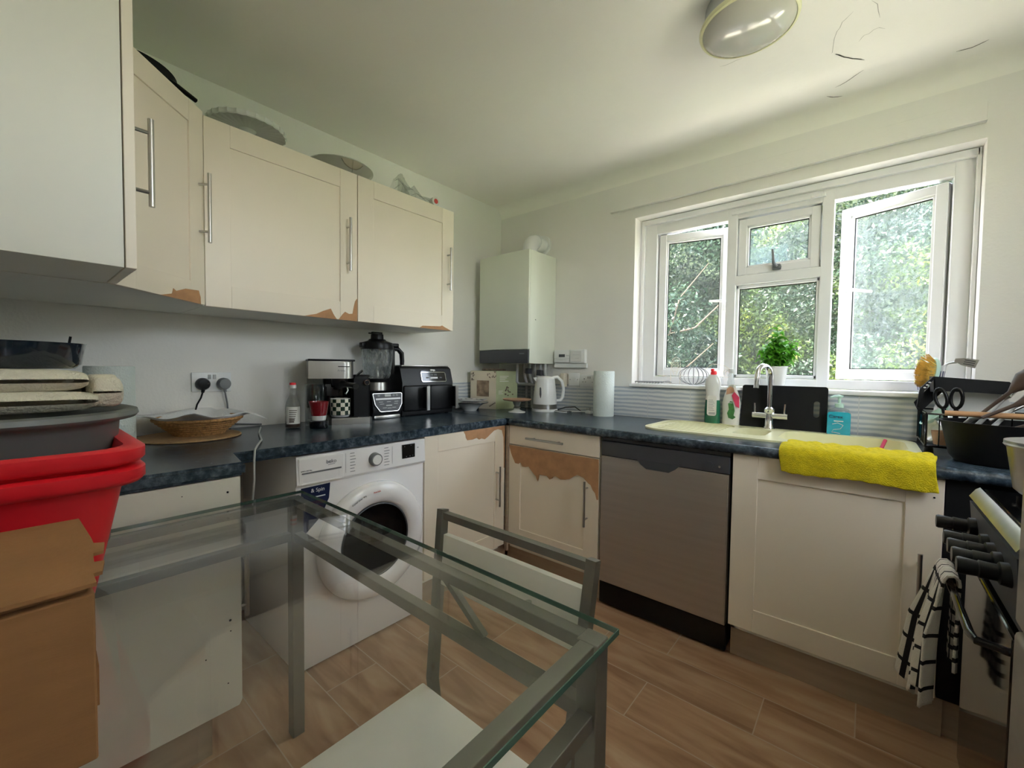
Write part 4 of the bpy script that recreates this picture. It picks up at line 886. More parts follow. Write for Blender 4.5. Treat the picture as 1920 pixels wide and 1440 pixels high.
for x, y in ((rx0+.01, ry0+.005), (rx0+.01, ry1-.01), (rx1-.01, ry0+.005), (rx1-.01, ry1-.01)): obj('foot', MB().lathe([(0, 0), (.014, 0), (.012, .018), (.006, .024), (0, .024)], (x, y, WZ+.0002), 12), 'blackmatte', t, 40)
t = thing('cutlery_tub', (2.64, -.40, WZ), 'large black tub on the worktop full of cutlery and wooden spoons', 'tub')
mb = MB(); tp = [(0, .02), (.125, .02), (.138, .04), (.158, .15), (.162, .155), (.154, .155), (.134, .045), (0, .035)]
mb.lathe([(r, z-.019) for r, z in tp], (2.655, -.455, WZ+.0), 40, sx=1.12, sy=.92); obj('body', mb, 'blackmatte', t, 40)
def plate_obj(name, c, r, nrm, m, label, cat='plate', group=None):
    Fz = Vector(nrm).normalized().to_track_quat('Z', 'Y').to_matrix().to_4x4(); Fz.translation = Vector(c)
    o = obj(name, MB(Fz).lathe([(0, 0), (r*.6, 0), (r*.72, .006), (r, .016), (r+.001, .019), (r*.7, .011), (r*.58, .004), (0, .004)], (0, 0, -.008), 40), m, None, 40); return tag(o, label, cat, group)
plate_obj('dinner_plate', (2.60, -.10, WZ+.137), .108, (-.12, -.97, .2), 'ceramic', 'large white plate standing upright in the dish drainer')
plate_obj('small_bowl', (2.492, -.20, WZ+.125), .055, (-.7, -.1, .72), 'mint', 'pale mint bowl tilted in the left end of the dish drainer', 'bowl')
plate_obj('saucer', (2.485, -.24, WZ+.075), .042, (-.92, -.38, .1), 'ceramic', 'small white saucer behind the side wires of the dish drainer')
o = obj('cup', MB().lathe([(0, 0), (.024, 0), (.032, .05), (.029, .05), (.022, .005), (0, .005)], (2.50, -.31, WZ+.03), 24), 'copperrim', None, 40); tag(o, 'small peach cup in the front left corner of the dish drainer', 'cup')
# black perforated tray lying across the top
t = thing('knife_block_tray', (2.56, -.1, 1.10), 'black angular tray with round holes turned over on top of the drying dishes', 'tray')
Fk = frame((2.47, -.14, 1.125), (1, .10, 0), (.1, -1, 0)) @ Matrix.Rotation(R(4.5), 4, 'Y')
mb = MB(Fk); mb.prism([(-.02, -.09), (-.035, -.06), (.028, .052), (.033, .052), (.045, -.006), (-.012, -.10)], -.02, -.014)
ctop = [(0.0, .05), (.22, .052), (.235, .03), (.24, .0), (.23, -.012), (.03, -.005)]
mb.prism([(.0, .052), (.205, .052), (.22, .035), (.222, .004), (.03, .0), (.008, -.01)], -.02, .05, bev=.004)
obj('shell', mb, 'blackmatte', t, 40)
mb = MB(Fk); mb.prism([(-.035, -.075), (-.033, .0), (.0, .052), (.006, .048), (-.022, -.006), (-.022, -.085)], .035, .052, bev=.002); sh = obj('end_wall', mb, 'blackmatte', t)
mb = MB(Fk); [mb.lathe([(0, .0), (.0055, 0)], (0, 0, 0), 14, cap=False) for i in range(0)]
for a, b in ((-.021, .005), (-.015, .016), (-.009, .027)): 
    mb.prism([(a+.0045*math.cos(q*PI/5), b+.003*math.sin(q*PI/5)) for q in range(10)], .052, .0532)
obj('hole', mb, 'ceramic', sh)
def scissor(x, y, z):
    t = thing('kitchen_scissors', (x, y, z), 'kitchen scissors with black loop handles standing in the dish drainer', 'scissors')
    for s_ in (-1, 1):
        mb = MB(frame((x+s_*.016, y, z), (.9, -.4, 0), (.4, .9, 0)) @ Matrix.Rotation(R(s_*6-6), 4, 'Y'))
        mb.tube([(.016*math.cos(R(a)), 0, .042+.036*math.sin(R(a))) for a in range(-90, 271, 20)], .0058, 8); mb.tube([(0, 0, .004), (0, 0, -.05)], .007, 8); obj('handle_loop', mb, 'black', t, 50)
    obj('blades', MB(frame((x, y, z), (1, 0, 0), (0, 1, 0))).prism([(-.012, -.045), (.012, -.045), (.002, -.14), (-.002, -.14)], -.002, .002), 'steel', t)
scissor(2.515, -.315, 1.055)
o = obj('rolling_pin', MB().tube([(2.487, -.47, 1.052), (2.90, -.50, 1.057)], .0095, 14), 'wood', None, 40); tag(o, 'thin light wooden rod lying across the top of the black tub', 'rod')
def fork(i, base, tip, spread, label):
    t = thing('fork', base, label, 'fork'); b, p = Vector(base), Vector(tip); d = (p-b).normalized(); s_ = d.cross(Vector((.2, -1, 0))).normalized(); L = (p-b).length
    mb = MB(); mb.tube([b, b+d*L*.62], [.0075, .004], 8); obj('handle', mb, 'lgrey', t, 50)
    mb = MB(); mb.tube([b+d*L*.6, b+d*L*.72], [.003, .009], 8); 
    for k in range(4): o_ = s_*(k-1.5)*.0052; mb.tube([b+d*L*.70+o_, b+d*L*.86+o_, p+o_*1.15], [.0022, .0018, .001], 5)
    obj('head', mb, 'steel', t, 50)
fork(0, (2.57, -.43, 1.015), (2.665, -.40, 1.155), 1, 'steel fork pointing up out of the black tub, nearer the chopping board')
fork(1, (2.59, -.47, 1.00), (2.69, -.42, 1.135), 1, 'steel fork pointing up out of the black tub, half behind the first fork')
for i, (b_, e_, m_, w_, lb) in enumerate((((2.575, -.47, 1.06), (2.69, -.46, 1.20), 'dkwood', .020, 'dark wooden spoon with the largest head, sticking out of the black tub'), ((2.57, -.50, 1.045), (2.71, -.48, 1.135), 'dkwood', .014, 'dark wooden spatula lying low across the black tub'), ((2.60, -.42, 1.03), (2.74, -.38, 1.135), 'steel', .008, 'steel spoon wedged between the wooden utensils'), ((2.60, -.53, 1.0), (2.78, -.57, 1.10), 'dkwood', .012, 'dark wooden spoon nearest the cooker'))):
    b_, e_ = Vector(b_), Vector(e_); mb = MB(); mb.tube([b_, b_.lerp(e_, .5), b_.lerp(e_, .62), b_.lerp(e_, .8), b_.lerp(e_, .95), e_], [.005, .006, w_*.8, w_*1.5, w_*1.3, .003], 10); o = obj('cooking_spoon', mb, m_, None, 60); tag(o, lb, 'spoon')
o = obj('knife', MB().tube([(2.535, -.40, 1.00), (2.555, -.44, 1.035), (2.59, -.47, 1.053)], [.006, .008, .006], 8), 'lgrey', None, 50); tag(o, 'pale grey knife handle poking over the tub rim below the wooden rod', 'knife')

# ---------------------------------------------------------------- corner of the worktop
z0 = WZ+.0003
t = thing('kettle', (.575, -.15, z0), 'white electric kettle with a water window under the boiler pipes', 'kettle')
kx, ky = .562, -.15; t0_k = t
bs = obj('base_ring', MB().lathe([(0, 0), (.088, 0), (.09, .006), (.088, .018), (0, .02)], (kx, ky, z0), 32), 'white', t, 40)
obj('steel_band', MB().lathe([(.084, .018), (.084, .05), (.082, .052), (.08, .02)], (kx, ky, z0), 32, cap=False), 'steel', t, 40)
obj('body', MB().lathe([(.083, .05), (.082, .08), (.074, .16), (.066, .222), (.062, .232), (.04, .242), (0, .245)], (kx, ky, z0), 36, cap=False), 'white', t, 50)
mb = MB(); FK = frame((kx, ky, z0), (.766, .643, 0), (.643, -.766, 0))   # u to the picture's right
mb.F = FK; mb.tube([(.05, 0, .232), (.085, 0, .238), (.115, 0, .21), (.128, 0, .16), (.124, 0, .10), (.108, 0, .078), (.08, 0, .075)], [.012, .012, .011, .011, .012, .012, .01], 12); obj('handle', mb, 'white', t, 50)
mb = MB(FK); mb.tube([(-.032, .068, .085), (-.034, .064, .12), (-.034, .058, .16), (-.032, .052, .185)], [.005, .009, .009, .005], 10); obj('water_window', mb, 'dgrey', t, 50)
mb = MB(FK); mb.prism([(-.062, .20), (-.084, .232), (-.05, .238)], -.02, .02); obj('spout', mb, 'white', t, 40)
mb = MB(); mb.tube([(kx+.12+.06*math.cos(R(a)), -.13+.035*math.sin(R(a)), z0+.006+.002*math.sin(R(a*2))) for a in range(0, 350, 18)], .0036, 8)
mb.tube([(kx+.17, -.12, z0+.006), (kx+.25, -.09, z0+.012), (kx+.29, -.075, z0+.015)], .0036, 8)
o = obj('charging_cable', mb, 'white', None, 50); tag(o, 'coiled white cable with a white plug between the kettle and the paper roll', 'cable')
mb = MB(); mb.tube([(kx+.06, -.09, z0+.008), (kx+.12, -.07, z0+.03), (kx+.19, -.06, z0+.036), (kx+.25, -.07, z0+.008)], .0035, 8); mb.tube([(kx+.05, -.15, z0+.01), (kx+.14, -.15, z0+.008), (kx+.2, -.12, z0+.007)], .0035, 8)
obj('cord', mb, 'black', t0_k, 50)
pg = thing('plug', (kx+.30, -.06, z0), 'white three-pin plug lying pins up beside the paper roll', 'plug'); obj('plug_body', MB().box((kx+.28, -.085, z0), (kx+.325, -.045, z0+.02), .006), 'white', pg, 30); obj('pins', MB().box((kx+.288, -.075, z0+.02), (kx+.292, -.070, z0+.04)).box((kx+.301, -.065, z0+.02), (kx+.305, -.060, z0+.042)).box((kx+.314, -.075, z0+.02), (kx+.318, -.07, z0+.04)), 'steel', pg)
t = thing('paper_roll', (.99, -.105, z0), 'white kitchen paper roll standing on the worktop right of the kettle', 'paper roll')
obj('roll', MB().lathe([(.02, 0), (.064, 0), (.065, .004), (.065, .281), (.063, .285), (.02, .285), (.02, 0)], (.995, -.115, z0), 40, cap=False), 'papergreen', t, 40)
t = thing('gift_box', (.15, -.25, z0), 'cream and sage green printed card box standing in the corner below the boiler', 'box')
bx = [Vector((.05, -.372)), Vector((.262, -.325)), Vector((.30, -.135)), Vector((.088, -.182))]
bh = 1.168
o = obj('carton', MB().prism([tuple(p) for p in bx], z0, bh, axis=2, bev=.002), 'sage', t)
uA = (bx[1]-bx[0]).normalized(); nA = Vector((uA.y, -uA.x)); FA = frame((bx[0].x, bx[0].y, z0), (uA.x, uA.y, 0), (nA.x, nA.y, 0))
fc = obj('front_print', MB(FA).box((.001, 0, .001), (.2155, .0012, .273)), 'boxcream', o)
obj('picture', MB(FA).box((.055, .001, .09), (.158, .002, .205)), 'picture', fc)
mb = MB(FA); rg_ = random.Random(3)
for i in range(26):
    a = rg_.choice([0, 1]); x, zz = (rg_.uniform(.005, .04), rg_.uniform(.205, .262)) if a else (rg_.uniform(.145, .212), rg_.uniform(.225, .268)); an = rg_.uniform(0, PI); L = .009
    mb.prism([(x+L*math.cos(an), zz+L*math.sin(an)), (x-.003*math.sin(an), zz+.003*math.cos(an)), (x-L*math.cos(an), zz-L*math.sin(an)), (x+.003*math.sin(an), zz-.003*math.cos(an))], .001, .0018)
for i in range(5): mb.prism([(.16+i*.01, .02+i*.006), (.17+i*.01, .03+i*.006), (.172+i*.01, .018+i*.006)], .001, .0018)
obj('leaf_print', mb, 'floral', fc)
uB = (bx[2]-bx[1]).normalized(); nB = Vector((uB.y, -uB.x)); FB_ = frame((bx[1].x, bx[1].y, z0), (uB.x, uB.y, 0), (nB.x, nB.y, 0))
mb = MB(FB_); [mb.box((.03, 0, .235-i*.012), (.11-(i % 3)*.015, .001, .239-i*.012)) for i in range(4)]; [mb.box((.02, 0, .13-i*.01), (.06-(i % 2)*.01, .001, .133-i*.01)) for i in range(3)]; obj('side_print', mb, 'labelwhite', o)
mb = MB(FB_); rg_ = random.Random(8)
for i in range(14): x, zz = rg_.uniform(.08, .15), rg_.uniform(.09, .16); mb.prism([(x+.007*math.cos(q*PI/4), zz+.005*math.sin(q*PI/4)) for q in range(8)], 0, .001)
obj('dot_print', mb, 'floral', o)
t = thing('round_basket', (.2, -.24, bh+.001), 'flat round woven lid on top of the corner card box', 'basket')
obj('weave', MB().lathe([(0, 0), (.085, 0), (.09, .006), (.085, .014), (0, .016)], (.17, -.25, bh+.001), 32), 'floral', t, 40)
# bowl and plate
t = thing('pasta_bowl', (.165, -.50, z0), 'white footed bowl with a dark rim line, right of the air fryer', 'bowl')
obj('body', MB().lathe([(0, 0), (.045, 0), (.047, .006), (.075, .035), (.098, .048), (.125, .055), (.127, .058), (.095, .053), (.07, .04), (.03, .012), (0, .012)], (.178, -.50, z0), 40), 'ceramic', t, 40)
obj('rim_line', MB().lathe([(.1265, .0548), (.1285, .0568), (.1275, .0595), (.1255, .058)], (.178, -.50, z0), 40, cap=False), 'blackgloss', t, 40)
t2 = thing('patterned_plate', (.178, -.50, z0+.062), 'patterned plate lying in the footed bowl beside the air fryer', 'plate')
obj('body', MB().lathe([(0, 0), (.055, 0), (.118, .014), (.119, .017), (.056, .005), (0, .005)], (.178, -.50, z0+.0605), 40), 'ceramic', t2, 40)
mb = MB()
for k in range(14): a = 2*PI*k/14; mb.box((.178+.088*math.cos(a)-.007, -.50+.088*math.sin(a)-.005, z0+.0735), (.178+.088*math.cos(a)+.007, -.50+.088*math.sin(a)+.005, z0+.0748))
obj('rim_pattern', mb, 'blackmatte', t2)
t = thing('black_dish', (.25, -.40, z0), 'low black dish behind the footed bowl', 'dish'); obj('body', MB().lathe([(0, 0), (.06, 0), (.075, .03), (.07, .03), (.055, .006), (0, .006)], (.10, -.395+.0, z0), 28, sx=.9, sy=.28), 'blackmatte', t, 40)
t = thing('cake_stand', (.47, -.345, z0), 'small pedestal cake stand with a peach edge in the worktop corner', 'cake stand')
obj('foot', MB().lathe([(0, 0), (.058, 0), (.058, .004), (.03, .012), (.016, .022), (0, .022)], (.47, -.345, z0), 32), 'ceramic', t, 40)
obj('stem', MB().lathe([(.0, .02), (.016, .022), (.026, .03), (.016, .04), (.022, .05), (.026, .062), (.03, .072), (0, .073)], (.47, -.345, z0), 24), 'steel', t, 40)
obj('dish', MB().lathe([(0, .072), (.04, .073), (.09, .080), (.098, .088), (.096, .090), (.04, .081), (0, .081)], (.47, -.345, z0), 40), 'copperrim', t, 40)

# ---------------------------------------------------------------- appliances on the left worktop
t = thing('air_fryer', (.11, -.88, z0), 'black two-drawer air fryer with silver handles', 'air fryer')
F = LEFT(.20, -.877, z0); hw = .197
obj('body', MB(F).prism([(-.19, .006), (-.004, .006), (.0, .02), (.002, .20), (-.022, .285), (-.04, .298), (-.188, .298), (-.19, .29)], -hw, hw, axis=0, bev=.004), 'black', t, 30)
obj('top_trim', MB(F).box((-hw+.02, -.18, .298), (hw-.01, -.035, .306), .003), 'steel', t, 30)
Fp = F @ Matrix.Translation((0, -.0095, .2425)) @ Matrix.Rotation(R(15.8), 4, 'X')
pn = obj('control_panel', MB(Fp).prism(rrect(-.055, -.038, .135, .03, .008), .001, .0035), 'blackgloss', t)
def outline(F, x0, y0, x1, y1, r, wd, n0, n1, m, parent, name='outline'):
    tm = MB(); plate_with_holes(tm, rrect(x0, y0, x1, y1, r), [rrect(x0+wd, y0+wd, x1-wd, y1-wd, max(.001, r-wd))], n0, n1)
    bmesh.ops.transform(tm.bm, matrix=F @ Matrix(((1, 0, 0, 0), (0, 0, 1, 0), (0, 1, 0, 0), (0, 0, 0, 1))), verts=tm.bm.verts[:]); return obj(name, tm, m, parent)
outline(Fp, -.057, -.04, .137, .022, .009, .0025, .003, .0048, 'chrome', pn)
nf = (Fp.to_3x3() @ Vector((0, 1, 0))).normalized()
text('brand_lettering', 'NINJA', .014, Fp @ Vector((.04, .0045, .034)), (0, 1, 0), nf, 'whitetext', pn, bold=.0004)
text('display_digits', '188 200', .017, Fp @ Vector((.04, .0045, .004)), (0, 1, 0), nf, 'mutedtext', pn)
obj('start_bar', MB(Fp).box((.012, .0035, -.02), (.07, .0048, -.010)), 'whitetext', pn)
obj('icon', MB(Fp).box((-.02, .0035, -.018), (0, .0046, -.010)).box((.085, .0035, -.018), (.105, .0046, -.010)), 'dgrey', pn)
for c in (-.098, .098):
    dw_ = obj('drawer', MB(F).box((c-.094, -.01, .03), (c+.094, .012, .185), .010, 3), 'black', t, 30)
    hu = c+.05 if c < 0 else c+.085
    obj('handle', MB(F).prism([(hu-.011, .035), (hu+.012, .035), (hu+.012, .18), (hu-.014, .18)], .05, .058, bev=.002), 'steel', dw_, 30)
    obj('handle_stalk', MB(F).box((hu-.008, .01, .045), (hu+.010, .0505, .175), .004), 'black', dw_, 30)
for a in (-.17, .17):
    for b in (-.17, -.03): obj('foot', MB(F).cyl((a, b, 0), (a, b, .008), .012, seg=10), 'blackmatte', t, 40)
# blender
t = thing('blender', (.15, -1.172, z0), 'black and silver jug blender between the coffee machine and the air fryer', 'blender')
F = LEFT(.20, -1.172, z0)
obj('base', MB(F).prism([(-.15, .02), (0, .02), (.012, .05), (-.008, .145), (-.03, .16), (-.14, .16), (-.152, .15)], -.098, .098, axis=0, bev=.012), 'black', t, 40)
obj('foot_trim', MB(F).box((-.088, -.15, .0), (.082, .008, .022), .006), 'steel', t, 30)
obj('collar', MB(F).lathe([(.062, .16), (.060, .205), (.058, .207), (.0, .207)], (-.025, -.075, 0), 40, cap=False), 'steel', t, 40)
obj('neck_rear', MB(F).lathe([(.0, .207), (.07, .207), (.074, .225), (.0, .228)], (-.02, -.075, 0), 32), 'black', t, 40)
Fp = F @ Matrix.Translation((.0, .0045, .096)) @ Matrix.Rotation(R(12), 4, 'X')
shp = [(-.092, .05), (.092, .05), (.096, .044), (.088, -.015), (.062, -.052), (.052, -.056), (-.052, -.056), (-.062, -.052), (-.088, -.015), (-.096, .044)]
obj('panel_rim', MB(Fp).prism([(a*1.0, b) for a, b in shp], .0, .006), 'steel', t)
pn = obj('panel', MB(Fp).prism([(a*.95, b*.94) for a, b in shp], .005, .0075), 'dgrey', t)
mb = MB(Fp); mb.box((-.08, .0075, .012), (.08, .0088, .021)); obj('divider', mb, 'whitetext', pn)
mb = MB(Fp); mb.box((-.022, .0075, .029), (.018, .0088, .043), .0005).box((-.02, .0075, -.024), (.018, .0088, -.018)); obj('display', mb, 'lgrey', pn)
mb = MB(Fp)
for a, b in ((-.06, .036), (.036, .036), (.058, .036)): mb.prism([(a+.008*math.cos(q*PI/6), b+.006*math.sin(q*PI/6)) for q in range(12)], .0075, .0086)
obj('button', mb, 'grey', pn)
nf = (Fp.to_3x3() @ Vector((0, 1, 0))).normalized()
for i, (a, b) in enumerate(((-.05, .0), (0, .0), (.05, .0), (-.045, -.012), (.045, -.012), (-.03, -.034), (0, -.036), (.03, -.034))): obj('programme_mark', MB(Fp).box((a-.013, .0075, b-.0015), (a+.013, .0084, b+.0015)), 'lgrey', pn)
jg = obj('jug', MB(F).lathe([(.066, .23), (.074, .245), (.084, .33), (.088, .40), (.086, .40), (.082, .33), (.072, .247), (.0, .24)], (-.02, -.075, 0), 40, cap=False), 'jarglass', t, 50)
lid = obj('lid', MB(F).lathe([(0, .392), (.09, .392), (.092, .412), (.086, .43), (.05, .442), (.045, .45), (0, .452)], (-.02, -.075, 0), 40), 'black', t, 40)
for a, b in (((-.125, -.09, .398), (-.095, -.055, .428)), ((.06, -.09, .41), (.115, -.055, .432))): obj('lid_tab', MB(F).box(a, b, .005), 'black', lid, 30)
mb = MB(F); mb.lathe([(0, .45), (.036, .45), (.034, .478), (0, .482)], (-.02, -.075, 0), 24).box((-.055, -.085, .476), (.01, -.065, .492), .004).box((-.075, -.08, .478), (-.05, -.07, .486), .003); obj('lid_cap', mb, 'black', lid, 30)
mb = MB(F); mb.tube([(.066, -.075, .40), (.115, -.07, .40), (.142, -.07, .375), (.146, -.07, .33), (.143, -.07, .262)], [.014, .014, .015, .014, .012], 10); mb.box((.068, -.095, .25), (.088, -.055, .40), .006); obj('jug_handle', mb, 'black', jg, 50)
obj('blade', MB(F).lathe([(0, .24), (.012, .24), (.01, .27), (0, .275)], (-.02, -.075, 0), 10).box((-.06, -.08, .255), (.02, -.07, .258)), 'steel', jg)
# coffee machine
t = thing('coffee_machine', (.19, -1.46, z0), 'brushed steel and black coffee machine on the left worktop', 'coffee machine')
F = frame((.290, -1.428, z0), (.36, .933, 0), (.933, -.36, 0))
obj('base', MB(F).prism([(-.118, -.012), (-.105, .0), (.078, .0), (.091, -.012), (.091, -.2), (-.118, -.2)], 0, .034, axis=2, bev=.004), 'steel', t, 30)
obj('drip_tray', MB(F).box((-.108, -.19, .034), (.02, -.008, .0375), .001), 'blackmatte', t)
hd = obj('steel_head', MB(F).prism([(-.208, -.002), (-.05, .0)] + [(-.05+.054*math.sin(R(a)), -.054+.054*math.cos(R(a))) for a in range(10, 91, 10)] + [(.004, -.205), (-.208, -.205)], .232, .318, axis=2, bev=.003), 'steel', t, 30)
obj('head_lid', MB(F).box((-.210, -.21, .318), (.006, .002, .328), .004), 'black', t, 30)
obj('panel_slot', MB(F).box((-.075, -.001, .290), (-.02, .0015, .294)), 'blackmatte', hd)
text('brand_lettering', 'Ariete', .014, F @ Vector((-.06, .0012, .272)), (.36, .933, 0), (.933, -.36, 0), 'mutedtext', hd)
obj('rear_tank', MB(F).box((-.205, -.205, .02), (-.125, -.13, .235), .006), 'clear', t, 30)
obj('body', MB(F).prism([(.004, -.03), (.075, -.03), (.086, -.045), (.086, -.205), (.004, -.205)], .03, .240, axis=2, bev=.006), 'black', t, 30)
obj('back_column', MB(F).box((-.13, -.205, .03), (.006, -.16, .235), .006), 'blackgloss', t, 30)
obj('group_head', MB(F).lathe([(0, .195), (.036, .195), (.04, .21), (.04, .235), (0, .235)], (-.06, -.06, 0), 24), 'black', t, 40)
obj('portafilter', MB(F).tube([(-.06, -.06, .205), (-.04, .0, .203), (-.015, .06, .200), (-.003, .085, .198)], [.03, .013, .014, .016], 14), 'black', t, 50)
obj('spout', MB(F).tube([(-.03, -.04, .195), (-.026, -.03, .17), (-.037, -.02, .155)], .006, 8), 'chrome', t, 50)
kn = obj('steam_knob', MB(F).cyl((.066, -.03, .212), (.066, -.012, .212), .014, seg=24), 'chrome', t, 40); obj('knob_face', MB(F).cyl((.066, -.012, .212), (.066, -.0105, .212), .010, seg=24), 'black', kn, 40)
obj('steam_lever', MB(F).tube([(.02, -.08, .24), (.032, -.05, .258), (.045, -.03, .272)], .006, 8), 'chrome', t, 40)
obj('hopper', MB(F).lathe([(.05, .235), (.06, .24), (.055, .25), (0, .252)], (.04, -.12, 0), 24), 'black', t, 40)
t = thing('checkered_mug', (.218, -1.463, z0+.038), 'green and white chequered mug on the coffee machine tray', 'mug')
mb = MB(); mx_, my_, mr = .218, -1.463, .047
mb.grid(40, 4, lambda u, v: (mx_+(mr+.0*v)*math.cos(2*PI*u), my_+mr*math.sin(2*PI*u), z0+.048+.082*v)); b = obj('patterned_wall', mb, 'checker', t, 60)
obj('inner_wall', MB().lathe([(mr-.001, .0), (.04, -.010), (.04, -.008), (mr-.004, .004), (mr-.004, .083), (mr+.0005, .083), (mr, .081)], (mx_, my_, z0+.046), 40, cap=False), 'ceramic', t, 50)
obj('foot', MB().lathe([(0, 0), (.038, 0), (mr, .010), (0, .0105)], (mx_, my_, z0+.0378), 32), 'dgrey', t, 40)
# cafetiere, cup, bottle
t = thing('glass_cafetiere', (.16, -1.59, z0), 'tall glass jar with a black insert, behind the red cup', 'jar')
obj('glass', MB().lathe([(.0, .001), (.040, .001), (.042, .01), (.043, .205), (.040, .205), (.039, .012), (0, .012)], (.195, -1.585, z0), 32), 'clear', t, 50)
obj('insert', MB().lathe([(0, .09), (.035, .09), (.035, .195), (.026, .203), (0, .204)], (.195, -1.585, z0), 28), 'blackgloss', t, 50)
o = obj('coffee_tin', MB().lathe([(0, 0), (.040, 0), (.042, .004), (.042, .033), (.038, .036), (0, .036)], (.285, -1.605, z0), 32), 'blackgloss', None, 40); tag(o, 'low round black tin under the red cup', 'tin')
t = thing('red_cup', (.285, -1.605, z0+.0365), 'dark red handleless cup with a white base, standing on a black tin', 'cup')
obj('body', MB().lathe([(0, .022), (.034, .022), (.045, .089), (.042, .089), (.032, .026), (0, .026)], (.285, -1.605, z0+.0365), 32), 'redglaze', t, 50)
obj('base', MB().lathe([(0, 0), (.030, 0), (.034, .0222), (0, .0222)], (.285, -1.605, z0+.0365), 32), 'ceramic', t, 50)
t = thing('syrup_bottle', (.215, -1.695, z0), 'clear glass bottle with a red and white cap, left of the red cup', 'bottle')
obj('glass', MB().lathe([(0, .001), (.03, .001), (.033, .008), (.033, .10), (.028, .125), (.014, .155), (.012, .19), (.0, .19)], (.215, -1.695, z0), 28), 'clear', t, 50)
obj('liquid', MB().lathe([(0, .006), (.0295, .006), (.0295, .03), (0, .03)], (.215, -1.695, z0), 24), 'dkwood', t, 50)
mb = MB(); mb.grid(14, 1, lambda u, v: (.215+.0335*math.cos(R(-75+115*u)), -1.695+.0335*math.sin(R(-75+115*u)), z0+.022+.08*v)); lb = obj('label', mb, 'labelwhite', t, 60)
mb = MB()
for q in range(7): mb.grid(4, 1, lambda u, v, q=q: (.215+.0341*math.cos(R(-50+60*u*(.6+.06*q))), -1.695+.0341*math.sin(R(-50+60*u*(.6+.06*q))), z0+.03+q*.009+(.006 if q < 2 else .003)*v))
obj('label_print', mb, 'dkwood', lb)
obj('cap', MB().lathe([(0, .188), (.0155, .188), (.0155, .203), (0, .205)], (.215, -1.695, z0), 20), 'labelwhite', t, 40)
obj('cap_top', MB().lathe([(.0, .203), (.014, .203), (.014, .213), (0, .215)], (.215, -1.695, z0), 20), 'red', t, 40)
# round mat, basket, paper liner
o = obj('round_mat', MB().lathe([(0, 0), (.172, 0), (.176, .003), (.172, .007), (0, .007)], (.19, -2.085, z0), 64), 'cork', None, 40); tag(o, 'round woven mat on the worktop under the bread basket', 'mat')
t = thing('bread_basket', (.16, -2.05, z0+.0075), 'shallow coiled straw basket on the round mat below the wall socket', 'basket')
mb = MB(); cx_, cy_ = .175, -2.05
for k in range(7): 
    r = .085+.0105*k; mb.tube([(cx_+r*math.cos(R(a)), cy_+r*math.sin(R(a)), z0+.0155+.0095*k) for a in range(0, 361, 10)], .0066, 8, cap=False)
mb.lathe([(0, 0), (.088, 0), (.088, .01), (0, .01)], (cx_, cy_, z0+.0078), 40); obj('coils', mb, 'wicker', t, 60)
def pap(u, v):
    x, y = (u-.5)*2, (v-.5)*2; r = max(abs(x), abs(y)); rr = math.hypot(x, y)
    s_ = .155; c_, sn = math.cos(R(30)), math.sin(R(30)); X = (x*c_-y*sn)*s_; Y = (x*sn+y*c_)*s_*1.12
    hgt = .062*min(1, rr)**2 + (.055*max(0, abs(x*y)-.55) if x < 0 or y < 0 else -.05*max(0, abs(x*y)-.3)) + .004*math.sin(7*x+3*y)
    return (cx_+.0+X, cy_+Y, z0+.030+hgt)
o = obj('paper_liner', MB().grid(24, 24, pap), 'paper', None, 60, solid=.0008); tag(o, 'crumpled white paper sheet lining the straw basket', 'paper')
t = thing('kitchen_roll', (.19, -2.32, z0), 'white paper roll on the worktop behind the grey basin', 'paper roll')
obj('roll', MB().lathe([(.02, 0), (.068, 0), (.069, .004), (.069, .279), (.067, .283), (.02, .283), (.02, 0)], (.19, -2.318, z0), 40, cap=False), 'papergreen', t, 40)

# ---------------------------------------------------------------- on top of the wall cabinets
tz_ = UZ1+.0006
t = thing('frying_pan', (.33, -2.28, tz_), 'black pan standing on the diagonal corner cabinet', 'pan')
obj('body', MB().lathe([(0, 0), (.10, 0), (.115, .012), (.136, .078), (.139, .08), (.133, .08), (.11, .016), (0, .006)], (.33, -2.28, tz_), 48), 'black', t, 40)
obj('handle', MB().tube([(.42, -2.18, tz_+.05), (.43, -2.165, tz_+.04), (.40, -2.10, tz_+.03)], [.008, .009, .008], 8), 'black', t, 40)
t = thing('scalloped_cake_stand', (.163, -1.858, tz_), 'white scalloped-edge cake stand on top of the wall cabinets', 'cake stand')
wobf = lambda a: 1-.028*abs(math.cos(PI*a*28))
obj('plate', MB().lathe([(0, .108), (.14, .108), (.149, .102), (.153, .106), (.153, .122), (.146, .122), (.14, .114), (0, .114)], (.163, -1.858, tz_), 224, wob=wobf), 'ceramic', t, 40)
obj('pedestal', MB().lathe([(0, 0), (.05, 0), (.052, .006), (.03, .025), (.018, .05), (.02, .09), (.036, .108), (0, .1085)], (.163, -1.858, tz_), 40), 'ceramic', t, 50)
t = thing('steel_bowl', (.235, -1.47, tz_), 'shiny steel mixing bowl on the wall cabinets', 'bowl')
obj('body', MB().lathe([(0, 0), (.07, 0), (.115, .02), (.146, .056), (.157, .058), (.157, .062), (.144, .06), (.112, .023), (.068, .004), (0, .004)], (.235, -1.47, tz_), 56), 'chrome', t, 50)
t = thing('plastic_bag', (.3, -1.07, tz_), 'crumpled clear plastic bag on the end wall cabinet', 'bag')
rg_ = random.Random(12)
def bag(u, v):
    y = -1.20+.25*u; sc = .075*(1-u)**.9+.028; a = PI*v
    return (.30+.05*math.cos(a)+.012*math.sin(u*23+v*9), y+.01*math.sin(v*13), tz_+.004+sc*math.sin(a)*(1+.35*math.sin(u*17+v*5)*math.sin(v*11)))
obj('film', MB().grid(30, 14, bag), 'clear', t, 30)
